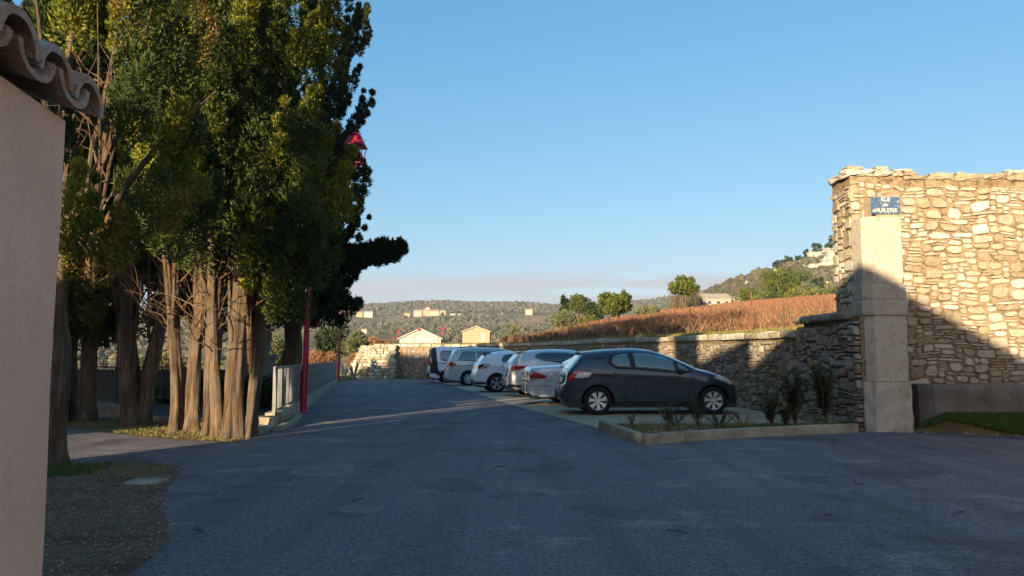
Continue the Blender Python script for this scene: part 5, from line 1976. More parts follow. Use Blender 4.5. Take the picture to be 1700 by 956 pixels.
# ------------------------------------------------------------------ trees
def leaf_cloud(centers, radii, per, lsize, lw, up=0.45, tint_c=None, shell=0.55, squash=1.0, curl=0.5):
    """small pointed sprays around clump centres"""
    c = np.asarray(centers, float); n = len(c)
    N = n * per
    idx = np.repeat(np.arange(n), per)
    d = rng.normal(0, 1, (N, 3)); d /= np.linalg.norm(d, axis=1, keepdims=True)
    rad = (shell + (1 - shell) * rng.uniform(0, 1, N) ** .7) * np.asarray(radii)[idx] * (1 + .25 * np.sin(d[:, 0] * 6 + idx) * np.sin(d[:, 2] * 5 + idx * 1.7))
    d2 = d.copy(); d2[:, 2] *= squash
    p = c[idx] + d2 * rad[:, None]
    dirn = d + np.array([0, 0, up]) + rng.normal(0, .35, (N, 3))
    dirn /= np.linalg.norm(dirn, axis=1, keepdims=True)
    side = np.cross(dirn, rng.normal(0, 1, (N, 3))); side /= np.linalg.norm(side, axis=1, keepdims=True) + 1e-9
    l = lsize * rng.uniform(.6, 1.4, N)[:, None]; w = lw * rng.uniform(.6, 1.4, N)[:, None]
    V = np.stack([p - side * w * .72 - dirn * l * .35, p + side * w * .72 - dirn * l * .2, p + dirn * l * .85], 1)
    V = V.reshape(-1, 3)
    F = np.arange(3 * N).reshape(-1, 3)
    t = rng.uniform(-.18, .18, N) + (tint_c[idx] if tint_c is not None else .45)
    return V, F, np.repeat(np.clip(t, 0, 1), 3)


def wiggle(a, b, n, amp, seed):
    a, b = Vector(a), Vector(b)
    r = []
    for i in range(n + 1):
        f = i / n
        q = mnoise.noise_vector(Vector((f * 2.3 + seed, seed * 3.1, 0.5)))
        r.append(a.lerp(b, f) + q * amp * sin(pi * min(1, f * 1.2 + .0)) )
    return r


def cypress(label, x, y, trunks, z0, ztop, R, prof, nclump, per, ls=.06, lw=.03, mat='cypress', bare=0, stems=8, lean=(0, 0), seed=0, bias=None, zvis=99, cr=(.16, .32), sheaf_z=(1.2, 4.5), name='cypress_tree', extra=None, tintmul=1.0, group='cypresses beside the road', stemtop=3.6, twr=(.4, 1.0)):
    """trunks: list of (dx, dy, r0, r1, top z, tip dx, tip dy)"""
    random.seed(seed + 100)
    t = thing(name, label, 'tree', (x, y, 0), 0, group)
    for tk in trunks:
        (dx, dy, r0, r1, zt_, tx, ty) = tk[:7]
        zs_ = tk[7] if len(tk) > 7 else -.12
        mb = MB()
        pts = wiggle((dx, dy, zs_), (dx + tx, dy + ty, zt_), 26, .15, seed + dx * 7)
        rad = []
        for i, p in enumerate(pts):
            f = i / 26; flare = 1 + .38 * math.exp(-max(0, p.z) / .12)
            rad.append((r0 + (r1 - r0) * f ** .8) * flare)
        ph = random.uniform(0, 6)
        mb.tube(pts, rad, 36, flute=lambda a, f, ph=ph: (1 + .11 * sin(3 * a + ph + f * 3) * (1 + .8 * max(0, .12 - f) * 8) + .05 * sin(8 * a + ph * 2 - f * 4)
                + .16 * mnoise.noise(Vector((cos(a) * 1.2 + ph, sin(a) * 1.2, f * 7))) + .09 * mnoise.noise(Vector((cos(a) * 5 + ph, sin(a) * 5, f * 16)))))
        mb.build('trunk', M['bark'], t, smooth=True)
    # upright limbs
    mb = MB()
    for k in range(stems):
        tr_ = random.choice(trunks)
        a = random.uniform(0, 2 * pi)
        zs = random.uniform(sheaf_z[0], sheaf_z[0] + .9)
        f = zs / tr_[4]
        bx, by = tr_[0] + tr_[5] * f, tr_[1] + tr_[6] * f
        rr = R * random.uniform(.25, .75)
        e = (bx + cos(a) * rr + tr_[5] * .5, by + sin(a) * rr, random.uniform(sheaf_z[1], sheaf_z[1] + 2.0))
        s0 = (bx + cos(a) * tr_[2] * .6, by + sin(a) * tr_[2] * .6, zs)
        pts = wiggle(s0, e, 9, .16, seed + k * 1.3)
        # upright first, then leaning out
        pts = [Vector((s0[0] + (p.x - s0[0]) * (i / 9) ** .5, s0[1] + (p.y - s0[1]) * (i / 9) ** .5, p.z)) for i, p in enumerate(pts)]
        r0 = random.uniform(.02, .055)
        mb.tube(pts, [r0 * (1 - .75 * i / 9) for i in range(10)], 7, tint=random.random())
    mb.build('limbs', M['bark'], t, smooth=True)
    if bare:
        mb = MB()
        for k in range(bare):
            a = random.uniform(pi * .75, pi * 2.05)      # mostly on the camera side
            zs = random.uniform(sheaf_z[0] + .2, stemtop)
            tr_ = random.choice(trunks); f = min(1, zs / tr_[4])
            bx, by = tr_[0] + tr_[5] * f, tr_[1] + tr_[6] * f
            rr = R * random.uniform(*twr)
            q0 = Vector((bx + cos(a) * rr * .15, by + sin(a) * rr * .15, zs))
            q1 = Vector((bx + cos(a) * rr, by + sin(a) * rr, zs + random.uniform(.2, 1.3)))
            pts = wiggle(q0, q1, 7, .14, seed + k * 2.7)
            r0 = random.uniform(.006, .016)
            mb.tube(pts, [r0 * (1 - .8 * i / 7) for i in range(8)], 4, cap=False)
            for j in range(3):
                i = random.randint(2, 6); p = pts[i]
                v = Vector((random.uniform(-1, 1), random.uniform(-1, .4), random.uniform(-.1, 1.2))).normalized() * random.uniform(.15, .4)
                mb.tube([p, p + v * .5 + Vector((0, 0, .03)), p + v], [r0 * .5, r0 * .4, r0 * .2], 3, cap=False)
        tag(mb.build('twigs', M['twig'], t), kind='stuff')
    # crown: upright plumes of small sprays over the surface of a column, gaps between them
    C = []; Rr = []; T = []
    k = 0
    while len(C) < nclump * 1.5 and k < nclump * 12:
        k += 1
        z = random.uniform(z0, ztop)
        if z > zvis and random.random() > .35: continue
        a = random.uniform(0, 2 * pi)
        if sin(a) > .3 and random.random() < .55: continue      # fewer at the back
        q = random.uniform(.60, 1.06)
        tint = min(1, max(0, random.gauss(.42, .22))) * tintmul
        hgt = random.uniform(.35, 1.0); r0 = random.uniform(cr[0], cr[1]) * (.85 if z < zvis else 1.6)
        ns = 4
        for j in range(ns):
            zz = z + hgt * j / (ns - 1)
            f = (zz - z0) / (ztop - z0)
            if f > 1: break
            rz = R * float(np.interp(f, [p[0] for p in prof], [p[1] for p in prof]))
            bumpy = 1 + .30 * mnoise.noise(Vector((cos(a) * 1.5 + seed, sin(a) * 1.5, zz * .8)))
            qq = q + .05 * j
            px, py = lean[0] * zz + cos(a) * rz * qq * bumpy, lean[1] * zz + sin(a) * rz * qq * bumpy
            if bias and not bias(px, py, zz): continue
            C.append((px + random.uniform(-.05, .05), py + random.uniform(-.05, .05), zz)); Rr.append(r0 * (1 - .22 * j) * random.uniform(.8, 1.1)); T.append(tint)
    if extra:
        for (ex_, ey_, ez_, er_) in extra:
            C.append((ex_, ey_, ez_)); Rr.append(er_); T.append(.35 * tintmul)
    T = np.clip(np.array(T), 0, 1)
    V, F, tt = leaf_cloud(C, Rr, per, ls, lw, tint_c=np.array(T), squash=1.25, up=.8)
    mb = MB(); mb.add(V, F, tt); mb.build('crown', M[mat], t)
    return t


PC = [(0, .55), (.08, .85), (.2, 1.0), (.6, .95), (.85, .65), (1, .15)]
# T1: the big many-stemmed cypress
random.seed(61)
ex1 = []
for k in range(70):
    z = random.uniform(1.95, 3.9); w = (z - 1.6) / 2.0
    ex1.append((random.uniform(.55, 1.05 + .5 * min(1, w)), random.uniform(-.5, .4), z, random.uniform(.12, .26)))
for k in range(110):
    ex1.append((random.uniform(-.75, .6), random.uniform(-1.05, -.55), random.uniform(2.75, 7.2), random.uniform(.13, .26)))
for k in range(30):
    ex1.append((random.uniform(.55, 1.35), random.uniform(-1.1, -.5), random.uniform(2.9, 4.9), random.uniform(.14, .26)))
cypress('big many-stemmed cypress with the thickest trunk, nearest the fence end', -4.35, 12.15,
        [(-.22, 0, .095, .06, 5.5, -.45, .1), (.0, -.08, .155, .08, 6.5, -.05, .2), (.20, .05, .105, .06, 6, .38, .1)],
        2.15, 11.5, 1.50, [(0, .75), (.08, .95), (.25, 1.0), (.6, .98), (.85, .7), (1, .2)], 400, 330, .052, .019, bare=45, stems=9, seed=1, extra=ex1, zvis=7.4,
        bias=lambda x, y, z: not (x < -.35 and z < 3.7 and y < .4) and not (x < .2 and z < 2.9), lean=(.03, 0), sheaf_z=(1.0, 4.2), stemtop=4.2, twr=(.5, 1.15))
# T2, T3 slender trunks left of it
ex2 = [(random.uniform(-.5, .5), random.uniform(-.8, -.4), random.uniform(3.0, 5.5), random.uniform(.12, .22)) for k in range(34)]
ex3 = [(random.uniform(-.8, .6), random.uniform(-.9, -.4), random.uniform(2.9, 5.5), random.uniform(.12, .24)) for k in range(50)]
cypress('slender cypress just left of the big many-stemmed one', -4.98, 12.75, [(0, 0, .115, .06, 5, .1, .1)],
        3.1, 11.5, .95, PC, 110, 330, .052, .019, bare=35, stems=7, seed=2, extra=ex2, zvis=7.6, sheaf_z=(1.3, 4.6), bias=lambda x, y, z: z > 3.7 or y > .1)
cypress('sunlit pair-stemmed cypress, third from the fence', -5.6, 13.2, [(-.10, 0, .12, .05, 5, -.35, .1), (.11, .1, .13, .06, 5, .2, .1)],
        3.0, 11.5, 1.15, PC, 170, 330, .052, .019, bare=55, stems=12, seed=3, extra=ex3, zvis=7.8, sheaf_z=(1.2, 4.6), bias=lambda x, y, z: z > 3.6 or y > .1)
# T4 dark trunk, T5, T6 behind
cypress('dark thick-trunked cypress behind the pair-stemmed one', -7.0, 14.4, [(-.05, 0, .19, .12, 5.5, -.5, .1), (.08, .1, .14, .08, 5.5, .5, .1)],
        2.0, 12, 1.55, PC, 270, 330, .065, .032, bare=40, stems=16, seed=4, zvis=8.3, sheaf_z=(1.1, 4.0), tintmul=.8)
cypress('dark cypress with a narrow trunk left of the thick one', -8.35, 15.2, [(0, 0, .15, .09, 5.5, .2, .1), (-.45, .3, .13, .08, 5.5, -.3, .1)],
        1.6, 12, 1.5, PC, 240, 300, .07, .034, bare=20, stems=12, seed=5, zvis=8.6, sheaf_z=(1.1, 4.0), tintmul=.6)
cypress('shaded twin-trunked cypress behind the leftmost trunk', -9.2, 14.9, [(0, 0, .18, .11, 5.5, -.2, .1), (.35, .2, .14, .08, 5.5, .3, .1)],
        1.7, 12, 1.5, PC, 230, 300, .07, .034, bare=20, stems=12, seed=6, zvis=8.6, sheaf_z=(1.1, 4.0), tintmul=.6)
# T0 leftmost tree beside the pink building
cypress('leftmost cypress with a mottled pale trunk beside the pink building', -5.38, 9.1, [(0, 0, .155, .085, 3.6, -.10, .05), (-.08, .04, .085, .03, 6.2, .0, .1, 3.3), (-.05, .0, .075, .03, 4.9, .95, -.05, 2.55), (.28, -.02, .04, .015, 4.9, .25, -.05, 3.2)],
        2.2, 8.5, 1.15, PC, 130, 380, .046, .017, bare=40, stems=8, seed=7, zvis=5.9, sheaf_z=(1.9, 4.4), lean=(.10, 0), tintmul=1.25,
        bias=lambda x, y, z: x > .28 and x < 1.5, stemtop=4.6, twr=(.3, .8))
# T8 behind the fence and lamp, right-hand outline of the group
ex_ = []
random.seed(31)
for k in range(120):
    f = random.random(); ex_.append((1.3 + 1.8 * f, random.uniform(-.3, .3), 4.0 + .32 * f + random.uniform(-.40, .34) * (1 - .6 * f), random.uniform(.07, .17)))
for k in range(150):
    z = random.uniform(2.2, 7.4); w = 1.25 + .35 * mnoise.noise(Vector((0, 3, z * 1.1)))
    ex_.append((random.uniform(.6, 1.05 * w), random.uniform(-.9, .3), z, random.uniform(.10, .24)))
for k in range(14):
    f = random.random(); ex_.append((1.3 + .55 * f, random.uniform(-.2, .2), 2.9 - .25 * f + random.uniform(-.15, .15), random.uniform(.10, .2)))
cypress('tall dark cypress behind the fence with one long branch reaching right', -6.1, 21.2, [(0, 0, .24, .20, 4.0, .0, .1), (.0, 0, .18, .1, 7.0, .3, .1)],
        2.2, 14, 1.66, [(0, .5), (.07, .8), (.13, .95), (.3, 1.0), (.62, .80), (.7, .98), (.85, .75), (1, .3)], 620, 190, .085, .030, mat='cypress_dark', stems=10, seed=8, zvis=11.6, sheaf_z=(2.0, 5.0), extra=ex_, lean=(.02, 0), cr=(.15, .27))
# more distant dark trees closing the group
for i, (x, y, R, zt, z0, lab) in enumerate(((-6.9, 17.8, 1.5, 12, 2.6, 'dark cypress deep in the grove, behind the many-stemmed one'), (-9.8, 19.5, 1.9, 13, 2.0, 'broad dark cypress deep in the grove behind the railing'), (-12.6, 19.0, 2.0, 13, 1.4, 'dark cypress at the left back of the grove'), (-8.4, 23.3, 1.7, 13, 2.1, 'dark cypress behind the stone monument'), (-12.2, 24.0, 2.2, 13, 1.9, 'dark cypress just in front of the garden wall'))):
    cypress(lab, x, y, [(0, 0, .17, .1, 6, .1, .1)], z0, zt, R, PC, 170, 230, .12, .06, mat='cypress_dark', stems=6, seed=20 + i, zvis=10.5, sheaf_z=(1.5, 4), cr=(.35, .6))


_x, _y = US(-12.2, -22)  # unseen tree added to dapple the sun reaching the grove
cypress('unseen cypress added behind the camera to break up the sunlight', _x, _y, [(0, 0, .22, .12, 8, .1, .1)], 6.4, 14, .9, PC, 60, 120, .16, .08, mat='cypress_dark', stems=6, seed=51, sheaf_z=(4, 7), group='shade trees added behind the camera', cr=(.2, .36))


def bush(name, label, x, y, z, r, h, n, per, mat, ls, lw, cat='bush', trunk=None, group=None, flat=1.0, shell=.5, tint=.45, seed=0):
    random.seed(seed + int(x * 13 + y * 7) % 9999)
    t = thing(name, label, cat, (x, y, z), 0, group)
    mb = MB()
    hb_ = trunk or h * .3
    for k in range(3):
        a = random.uniform(0, 6.28)
        mb.tube([(0, 0, -.3), (cos(a) * r * .1, sin(a) * r * .1, hb_ * .7), (cos(a) * r * .45, sin(a) * r * .45, hb_ + (h - hb_) * .5)], [max(.03, r * .07), max(.025, r * .05), .02], 7)
    mb.build('trunk', M['bark'], t, smooth=True)
    C = []; Rr = []; T = []
    hc = (h - hb_) / 2
    for k in range(n):
        v = Vector((random.gauss(0, 1), random.gauss(0, 1), random.gauss(0, 1))).normalized() * random.uniform(.45, .95)
        C.append((v.x * r, v.y * r, hb_ + hc + v.z * hc * flat)); Rr.append(r * random.uniform(.16, .32)); T.append(tint + .3 * v.z * 0 + random.uniform(-.25, .3))
    V, F, tt = leaf_cloud(C, Rr, per, ls, lw, tint_c=np.clip(np.array(T), 0, 1), shell=shell)
    mb = MB(); mb.add(V, F, tt); mb.build('crown', M[mat], t)
    return t


TG = np.array([terrace_xyz(t_, d) for t_ in np.linspace(0, .95, 220) for d in np.linspace(2, 195, 200)])


def settle(px, pbase, Y):
    """depth near Y at which the vineyard slope is seen at row pbase"""
    best = None
    for yy in np.linspace(Y * .6, min(Y * 1.25, 190), 40):
        x = (px - 850) / 1275 * yy
        k = np.argmin((TG[:, 0] - x) ** 2 + (TG[:, 1] - yy) ** 2)
        if (TG[k, 0] - x) ** 2 + (TG[k, 1] - yy) ** 2 > 9: continue
        e = abs(TG[k, 2] - P(px, pbase, yy).z) + abs(yy - Y) * .004
        if best is None or e < best[0]: best = (e, yy, TG[k, 2])
    return best


# distant pines and trees at the top of the vineyard (px, py base, Y, width px, height px)
def far_tree(kind, label, px, ptop, pbase, Y, wpx, mat='pine', n=46, per=90, name=None, trunk_f=.3, flat=1.0, ls=.35, lw=.2, seed=0, tint=.5):
    st_ = settle(px, pbase, Y) if Y > 130 else None
    if st_: Y = st_[1]
    b = P(px, pbase, Y); tp = P(px, ptop, Y)
    if st_: b.z = st_[2]
    h = tp.z - b.z
    r = wpx / 1275 * Y / 2
    return bush(name or 'pine_tree', label, b.x, Y, b.z, r, h, n, per, mat, ls, lw, 'tree', trunk=h * trunk_f, flat=flat, seed=seed, tint=tint, group='trees above the vineyard')


far_tree(0, 'rounded green pine with a visible trunk, left of the double-crowned pines', 960, 489, 536, 150, 42, trunk_f=.38)
far_tree(0, 'left one of two touching pale-trunked pines above the vineyard', 1012, 487, 539, 150, 40, trunk_f=.28)
far_tree(0, 'taller right one of two touching pale-trunked pines above the vineyard', 1029, 484, 537, 152, 42, trunk_f=.28)
far_tree(0, 'high umbrella pine with a domed crown left of the white hillside house', 1137, 460, 520, 155, 50, trunk_f=.45, flat=.9)
far_tree(0, 'large broad yellow-green pine on the skyline under the rocky hill', 1294, 446, 498, 160, 72, n=80, trunk_f=.12)
far_tree(0, 'smaller pine touching the right side of the broad pine on the slope', 1325, 444, 500, 165, 50, n=50, trunk_f=.15, tint=.3)
far_tree(0, 'narrow dark cypress left of the rounded pine', 937, 487, 530, 150, 14, mat='cypress_dark', name='cypress_tree', trunk_f=.05, n=26, per=70)
far_tree(0, 'grey green olive bush left of the pines', 935, 518, 545, 140, 42, mat='olive', name='olive_tree', trunk_f=.1)
far_tree(0, 'yellow-green bush below the rounded pine', 978, 525, 542, 138, 30, mat='pine', name='round_bush', trunk_f=.05, n=30)
far_tree(0, 'dark shaded tree between the pines', 985, 500, 540, 158, 34, mat='cypress_dark', name='dark_tree', trunk_f=.05, n=40)
far_tree(0, 'grey green olive tree right of the pines', 1075, 510, 532, 150, 36, mat='olive', name='olive_tree', trunk_f=.1, n=36)
far_tree(0, 'bushy green tree right of the white hillside house', 1243, 478, 500, 158, 36, name='round_bush', trunk_f=.05)
far_tree(0, 'low dark tree left of the white hillside house', 1150, 487, 508, 150, 34, mat='scrub', name='low_tree', trunk_f=.1)
far_tree(0, 'pale olive tree on the slope near the tall wall', 1345, 470, 492, 158, 40, mat='olive', name='olive_tree', trunk_f=.1, n=40)
far_tree(0, 'dark round tree on the slope close to the tall wall', 1360, 458, 490, 175, 24, mat='cypress_dark', name='dark_tree', trunk_f=.1, n=30)
far_tree(0, 'small green bush beside the ochre barn', 850, 535, 548, 150, 24, mat='olive', name='round_bush', trunk_f=.05, n=24)
# leafless tree in front of the umbrella pine
st_ = settle(1122, 520, 140); nb = P(1122, 520, st_[1]); nb.z = st_[2] - .1
t = thing('bare_tree', 'leafless pale tree in front of the umbrella pine', 'tree', (nb.x, nb.y, nb.z))
mb = MB(); random.seed(5)
for k in range(34):
    a = random.uniform(0, 6.28); h = random.uniform(3.0, 5.6); sp = random.uniform(.8, 2.6)
    pts = wiggle((0, 0, 0), (cos(a) * sp, sin(a) * sp, h), 6, .5, k * 1.7)
    mb.tube(pts, [.05 * (1 - .85 * i / 6) for i in range(7)], 4, cap=False)
    for j in range(9):
        p = pts[random.randint(2, 6)]; v = Vector((random.uniform(-1, 1), random.uniform(-1, 1), random.uniform(0, 1.4))) * .7
        mb.tube([p, p + v], [.018, .008], 3, cap=False)
mb.build('branches', M['twig'], t)
# shrub band along the top edge of the vineyard
random.seed(12)
C = []; Rr = []; T = []
for k in range(420):
    tt_ = random.uniform(.02, .62); d = random.uniform(128, 172)
    x, y, z = terrace_xyz(tt_, d)
    r = random.uniform(.7, 1.9)
    C.append((x, y, z + r * .5)); Rr.append(r); T.append(random.uniform(.1, .9))
V, F, tt = leaf_cloud(C, Rr, 60, .5, .32, tint_c=np.array(T), shell=.6)
mb = MB(); mb.add(V, F, tt); tag(mb.build('hedge_scrub', M['pine']), 'mixed green scrub along the upper edge of the vineyard', 'scrub', kind='stuff')
C = []; Rr = []; T = []
for k in range(26):
    tt_ = random.uniform(.05, .5); d = random.uniform(150, 175)
    x, y, z = terrace_xyz(tt_, d)
    h = random.uniform(2.5, 5)
    for j in range(5): C.append((x, y, z + h * j / 5)); Rr.append(.9 * (1 - j / 6)); T.append(.3)
V, F, tt = leaf_cloud(C, Rr, 50, .5, .25, tint_c=np.array(T))
mb = MB(); mb.add(V, F, tt); tag(mb.build('conifer_belt', M['scrub']), 'row of small pointed conifers on the skyline behind the vineyard', 'trees', kind='stuff')

# ------------------------------------------------------------------ vineyard
def vine_rows():
    n = 0
    base = []
    random.seed(3)
    for row in range(60):
        d = 1.7 + row * 2.1
        tmax = 0.80 if d < 25 else .68
        circ = max(20, WLEN * 1.0 + d * 1.4)
        k = int(circ * tmax / 0.9)
        for i in range(k):
            t_ = (i + random.uniform(-.2, .2)) / k * tmax
            if t_ < 0.0: continue
            if random.random() < .08: continue
            x, y, z = terrace_xyz(t_, d)
            if x > 0.62 * y + 3 and y > 20: continue
            base.append((x, y, z - .03, d))
    return np.array(base)


VB = vine_rows()
dist = np.hypot(VB[:, 0], VB[:, 1])
per = 34
N = len(VB) * per
b = np.repeat(VB[:, :3], per, axis=0); dd = np.repeat(dist, per)
far_ = np.clip(dd / 45, 1, 4)
b[:, :2] += rng.normal(0, .10, (N, 2)) * np.minimum(far_, 3)[:, None]
st_h = rng.uniform(0, .35, N)
b[:, 2] += st_h
a = rng.uniform(0, 2 * pi, N); ln = rng.uniform(.1, .6, N); hh = rng.uniform(.12, .62, N) * rng.uniform(.6, 1.15, N)
tip = b + np.stack([np.cos(a) * ln, np.sin(a) * ln, hh], 1)
wd = .014 * far_ * rng.uniform(.7, 1.4, N)
# canes face sideways to their own lean, so they keep a width from every side
sa = a + rng.uniform(-1.5, 1.5, N)
sd = np.stack([-np.sin(sa), np.cos(sa), np.zeros(N)], 1) * wd[:, None]
V = np.stack([b - sd, b + sd, tip], 1).reshape(-1, 3)
mb = MB(); mb.add(V, np.arange(3 * N).reshape(-1, 3), np.repeat(rng.uniform(0, 1, N), 3))
tag(mb.build('vine_rows', M['vines']), 'rows of bare reddish vines covering the slope above the wall', 'vines', kind='stuff')
# gnarled dark stumps of the nearest rows
mb = MB()
random.seed(9)
for (x, y, z, d) in VB[VB[:, 3] < 8]:
    h = random.uniform(.35, .6)
    mb.tube([(x, y, z - .05), (x + random.uniform(-.06, .06), y, z + h * .5), (x + random.uniform(-.1, .1), y + random.uniform(-.1, .1), z + h)], [.045, .035, .05], 6)
tag(mb.build('vine_stumps', M['bark']), 'dark gnarled vine stumps along the first rows', 'vines', kind='stuff')
# dry and green grass along the wall top
pts = []
for k in range(9000):
    t_ = random.uniform(0, 1) ** 1.2; d = random.uniform(.35, 2.8)
    x, y, z = terrace_xyz(t_, d); pts.append((x, y, z))
tufts('terrace_grass', pts, .13, .012, M['dry_grass'], 'dry yellow green grass along the top of the retaining wall', 'grass', 6, .7)
pts = []
for k in range(9000):
    t_ = random.uniform(0, .8); d = random.uniform(2.8, 60)
    x, y, z = terrace_xyz(t_, d); pts.append((x, y, z))
tufts('vineyard_grass', pts, .22, .02, M['dry_grass'], 'dry grass between the vine rows', 'grass', 4, .7)
for k, (px, Yd, lb_) in enumerate(((1247, 21, 'tall rusty stake standing above the sunlit coping'), (1282, 27, 'thin rusty stake right of the tall one in the vineyard'), (1293, 40, 'far small stake in the vineyard, right of the two near ones'), (1368, 24, 'rusty stake near the corner of the tall wall'), (1145, 33, 'lone stake in the middle of the vineyard'), (1011, 44, 'short stake below the double pines'))):
    x = (px - 850) / 1275 * Yd
    # ground height: nearest terrace sample
    best = min(((terrace_xyz(t_, d)) for t_ in np.linspace(0, .7, 60) for d in np.linspace(1, 60, 60)), key=lambda q: (q[0] - x) ** 2 + (q[1] - Yd) ** 2)
    mb = MB(); mb.tube([(0, 0, -.2), (.02, 0, 1.15)], .022, 6)
    o = mb.build('vineyard_stake', M['rust'], loc=(x, Yd, best[2])); tag(o, lb_, 'stake', 'vineyard stakes')

# ------------------------------------------------------------------ hillside vegetation
random.seed(77)


def blobs(name, pts, mat, label, cat, seedt=None):
    """low rounded crowns: 20-sided lumps"""
    import bmesh
    bm = bmesh.new(); bmesh.ops.create_icosphere(bm, subdivisions=1, radius=1.0)
    iv = np.array([v.co[:] for v in bm.verts]); bmesh.ops.triangulate(bm, faces=bm.faces[:]); fi = np.array([[v.index for v in f.verts] for f in bm.faces]); bm.free()
    P_ = np.array(pts); n = len(P_); k = len(iv)
    V = iv[None] * (1 + rng.normal(0, .16, (n, k, 1)))
    V = V * P_[:, None, 3:4] * np.stack([rng.uniform(.7, 1.3, n), rng.uniform(.7, 1.3, n), rng.uniform(.55, 1.1, n)], 1)[:, None, :]
    V = V + P_[:, None, :3]
    F = (fi[None] + k * np.arange(n)[:, None, None]).reshape(-1, 3)
    mb = MB(); mb.add(V.reshape(-1, 3), F, np.repeat(rng.uniform(0, 1, n), k))
    return tag(mb.build(name, mat), label, cat, kind='stuff')


pts = []
while len(pts) < 18000:
    az = random.uniform(-.62, .62); r = 130 + 1500 * random.random() ** 1.15
    x, y = r * sin(az), r * cos(az)
    dn = fbm(x, y, .006, 3, 1.5)
    band = 1 if r > 1180 else 0
    if not band and dn < random.uniform(-.25, .3): continue
    if 980 < r < 1160 and random.random() < .85: continue
    sz = random.uniform(.6, 1.5) * (1 + r / 650)
    pts.append((x, y, terrain(x, y) + sz * .3, sz))
blobs('hillside_scrub', pts, M['scrub'], 'olive green garrigue scrub dotting the far hillsides', 'scrub')
pts = []
while len(pts) < 7000:
    x = random.uniform(60, 330); y = random.uniform(200, 420)
    if x / y > .62 or x / y < .2: continue
    if fbm(x, y, .03, 3, 4) < -.25: continue
    sz = random.uniform(.5, 1.5)
    pts.append((x, y, terrain(x, y) + sz * .25, sz))
blobs('rocky_hill_scrub', pts, M['scrub'], 'brown green scrub covering the rocky hill at the right', 'scrub')
for (px, Yd, h, lb_) in ((1294, 330, 4.5, 'small pine on the ridge line, leftmost of the ridge trees'), (1308, 335, 5.5, 'pair-like dark pine on the ridge line left of centre'), (1315, 335, 4.5, 'dark pine next to the tallest ridge pine'), (1330, 335, 3.5, 'little bush-like pine on the ridge line'), (1345, 340, 5, 'spreading pine on the ridge line'), (1358, 340, 6.5, 'wide dark pine highest on the ridge line'), (1382, 340, 5, 'slim pine on the ridge beside the tall wall'), (1391, 340, 9, 'tallest ridge pine touching the edge of the tall wall')):
    x = (px - 850) / 1275 * Yd
    # stand on the skyline: search the depth where the hill is highest in view
    best = max(((terrain((px - 850) / 1275 * yy, yy) - H_CAM) / yy, yy) for yy in np.linspace(240, 420, 40))
    yy = best[1]; x = (px - 850) / 1275 * yy
    bush('pine_tree', lb_, x, yy, terrain(x, yy) - .3, h * .42, h, 12, 50, 'cypress_dark', .7, .4, 'tree', group='pines on the ridge', trunk=h * .25)
random.seed(14)
for k in range(16):
    px = random.uniform(1352, 1400); yy = random.uniform(290, 335); x = (px - 850) / 1275 * yy
    mb = MB(); coping_block(mb, -3.0, 3.0, -2, 2, -2, random.uniform(1, 3.6), .9)
    o = mb.build('rock_outcrop', M['rock'], loc=(x, yy, terrain(x, yy)))
    tag(o, 'pale limestone outcrop among others near the top of the rocky hill', 'rock', 'limestone outcrops')
pts = []
for k in range(60):
    px = random.uniform(1215, 1390); yy = random.uniform(260, 345); x = (px - 850) / 1275 * yy
    pts.append((x, yy, terrain(x, yy), random.uniform(.5, 1.5)))
blobs('hill_rocks', pts, M['rock'], 'scattered pale rocks showing through the hill scrub', 'rocks')


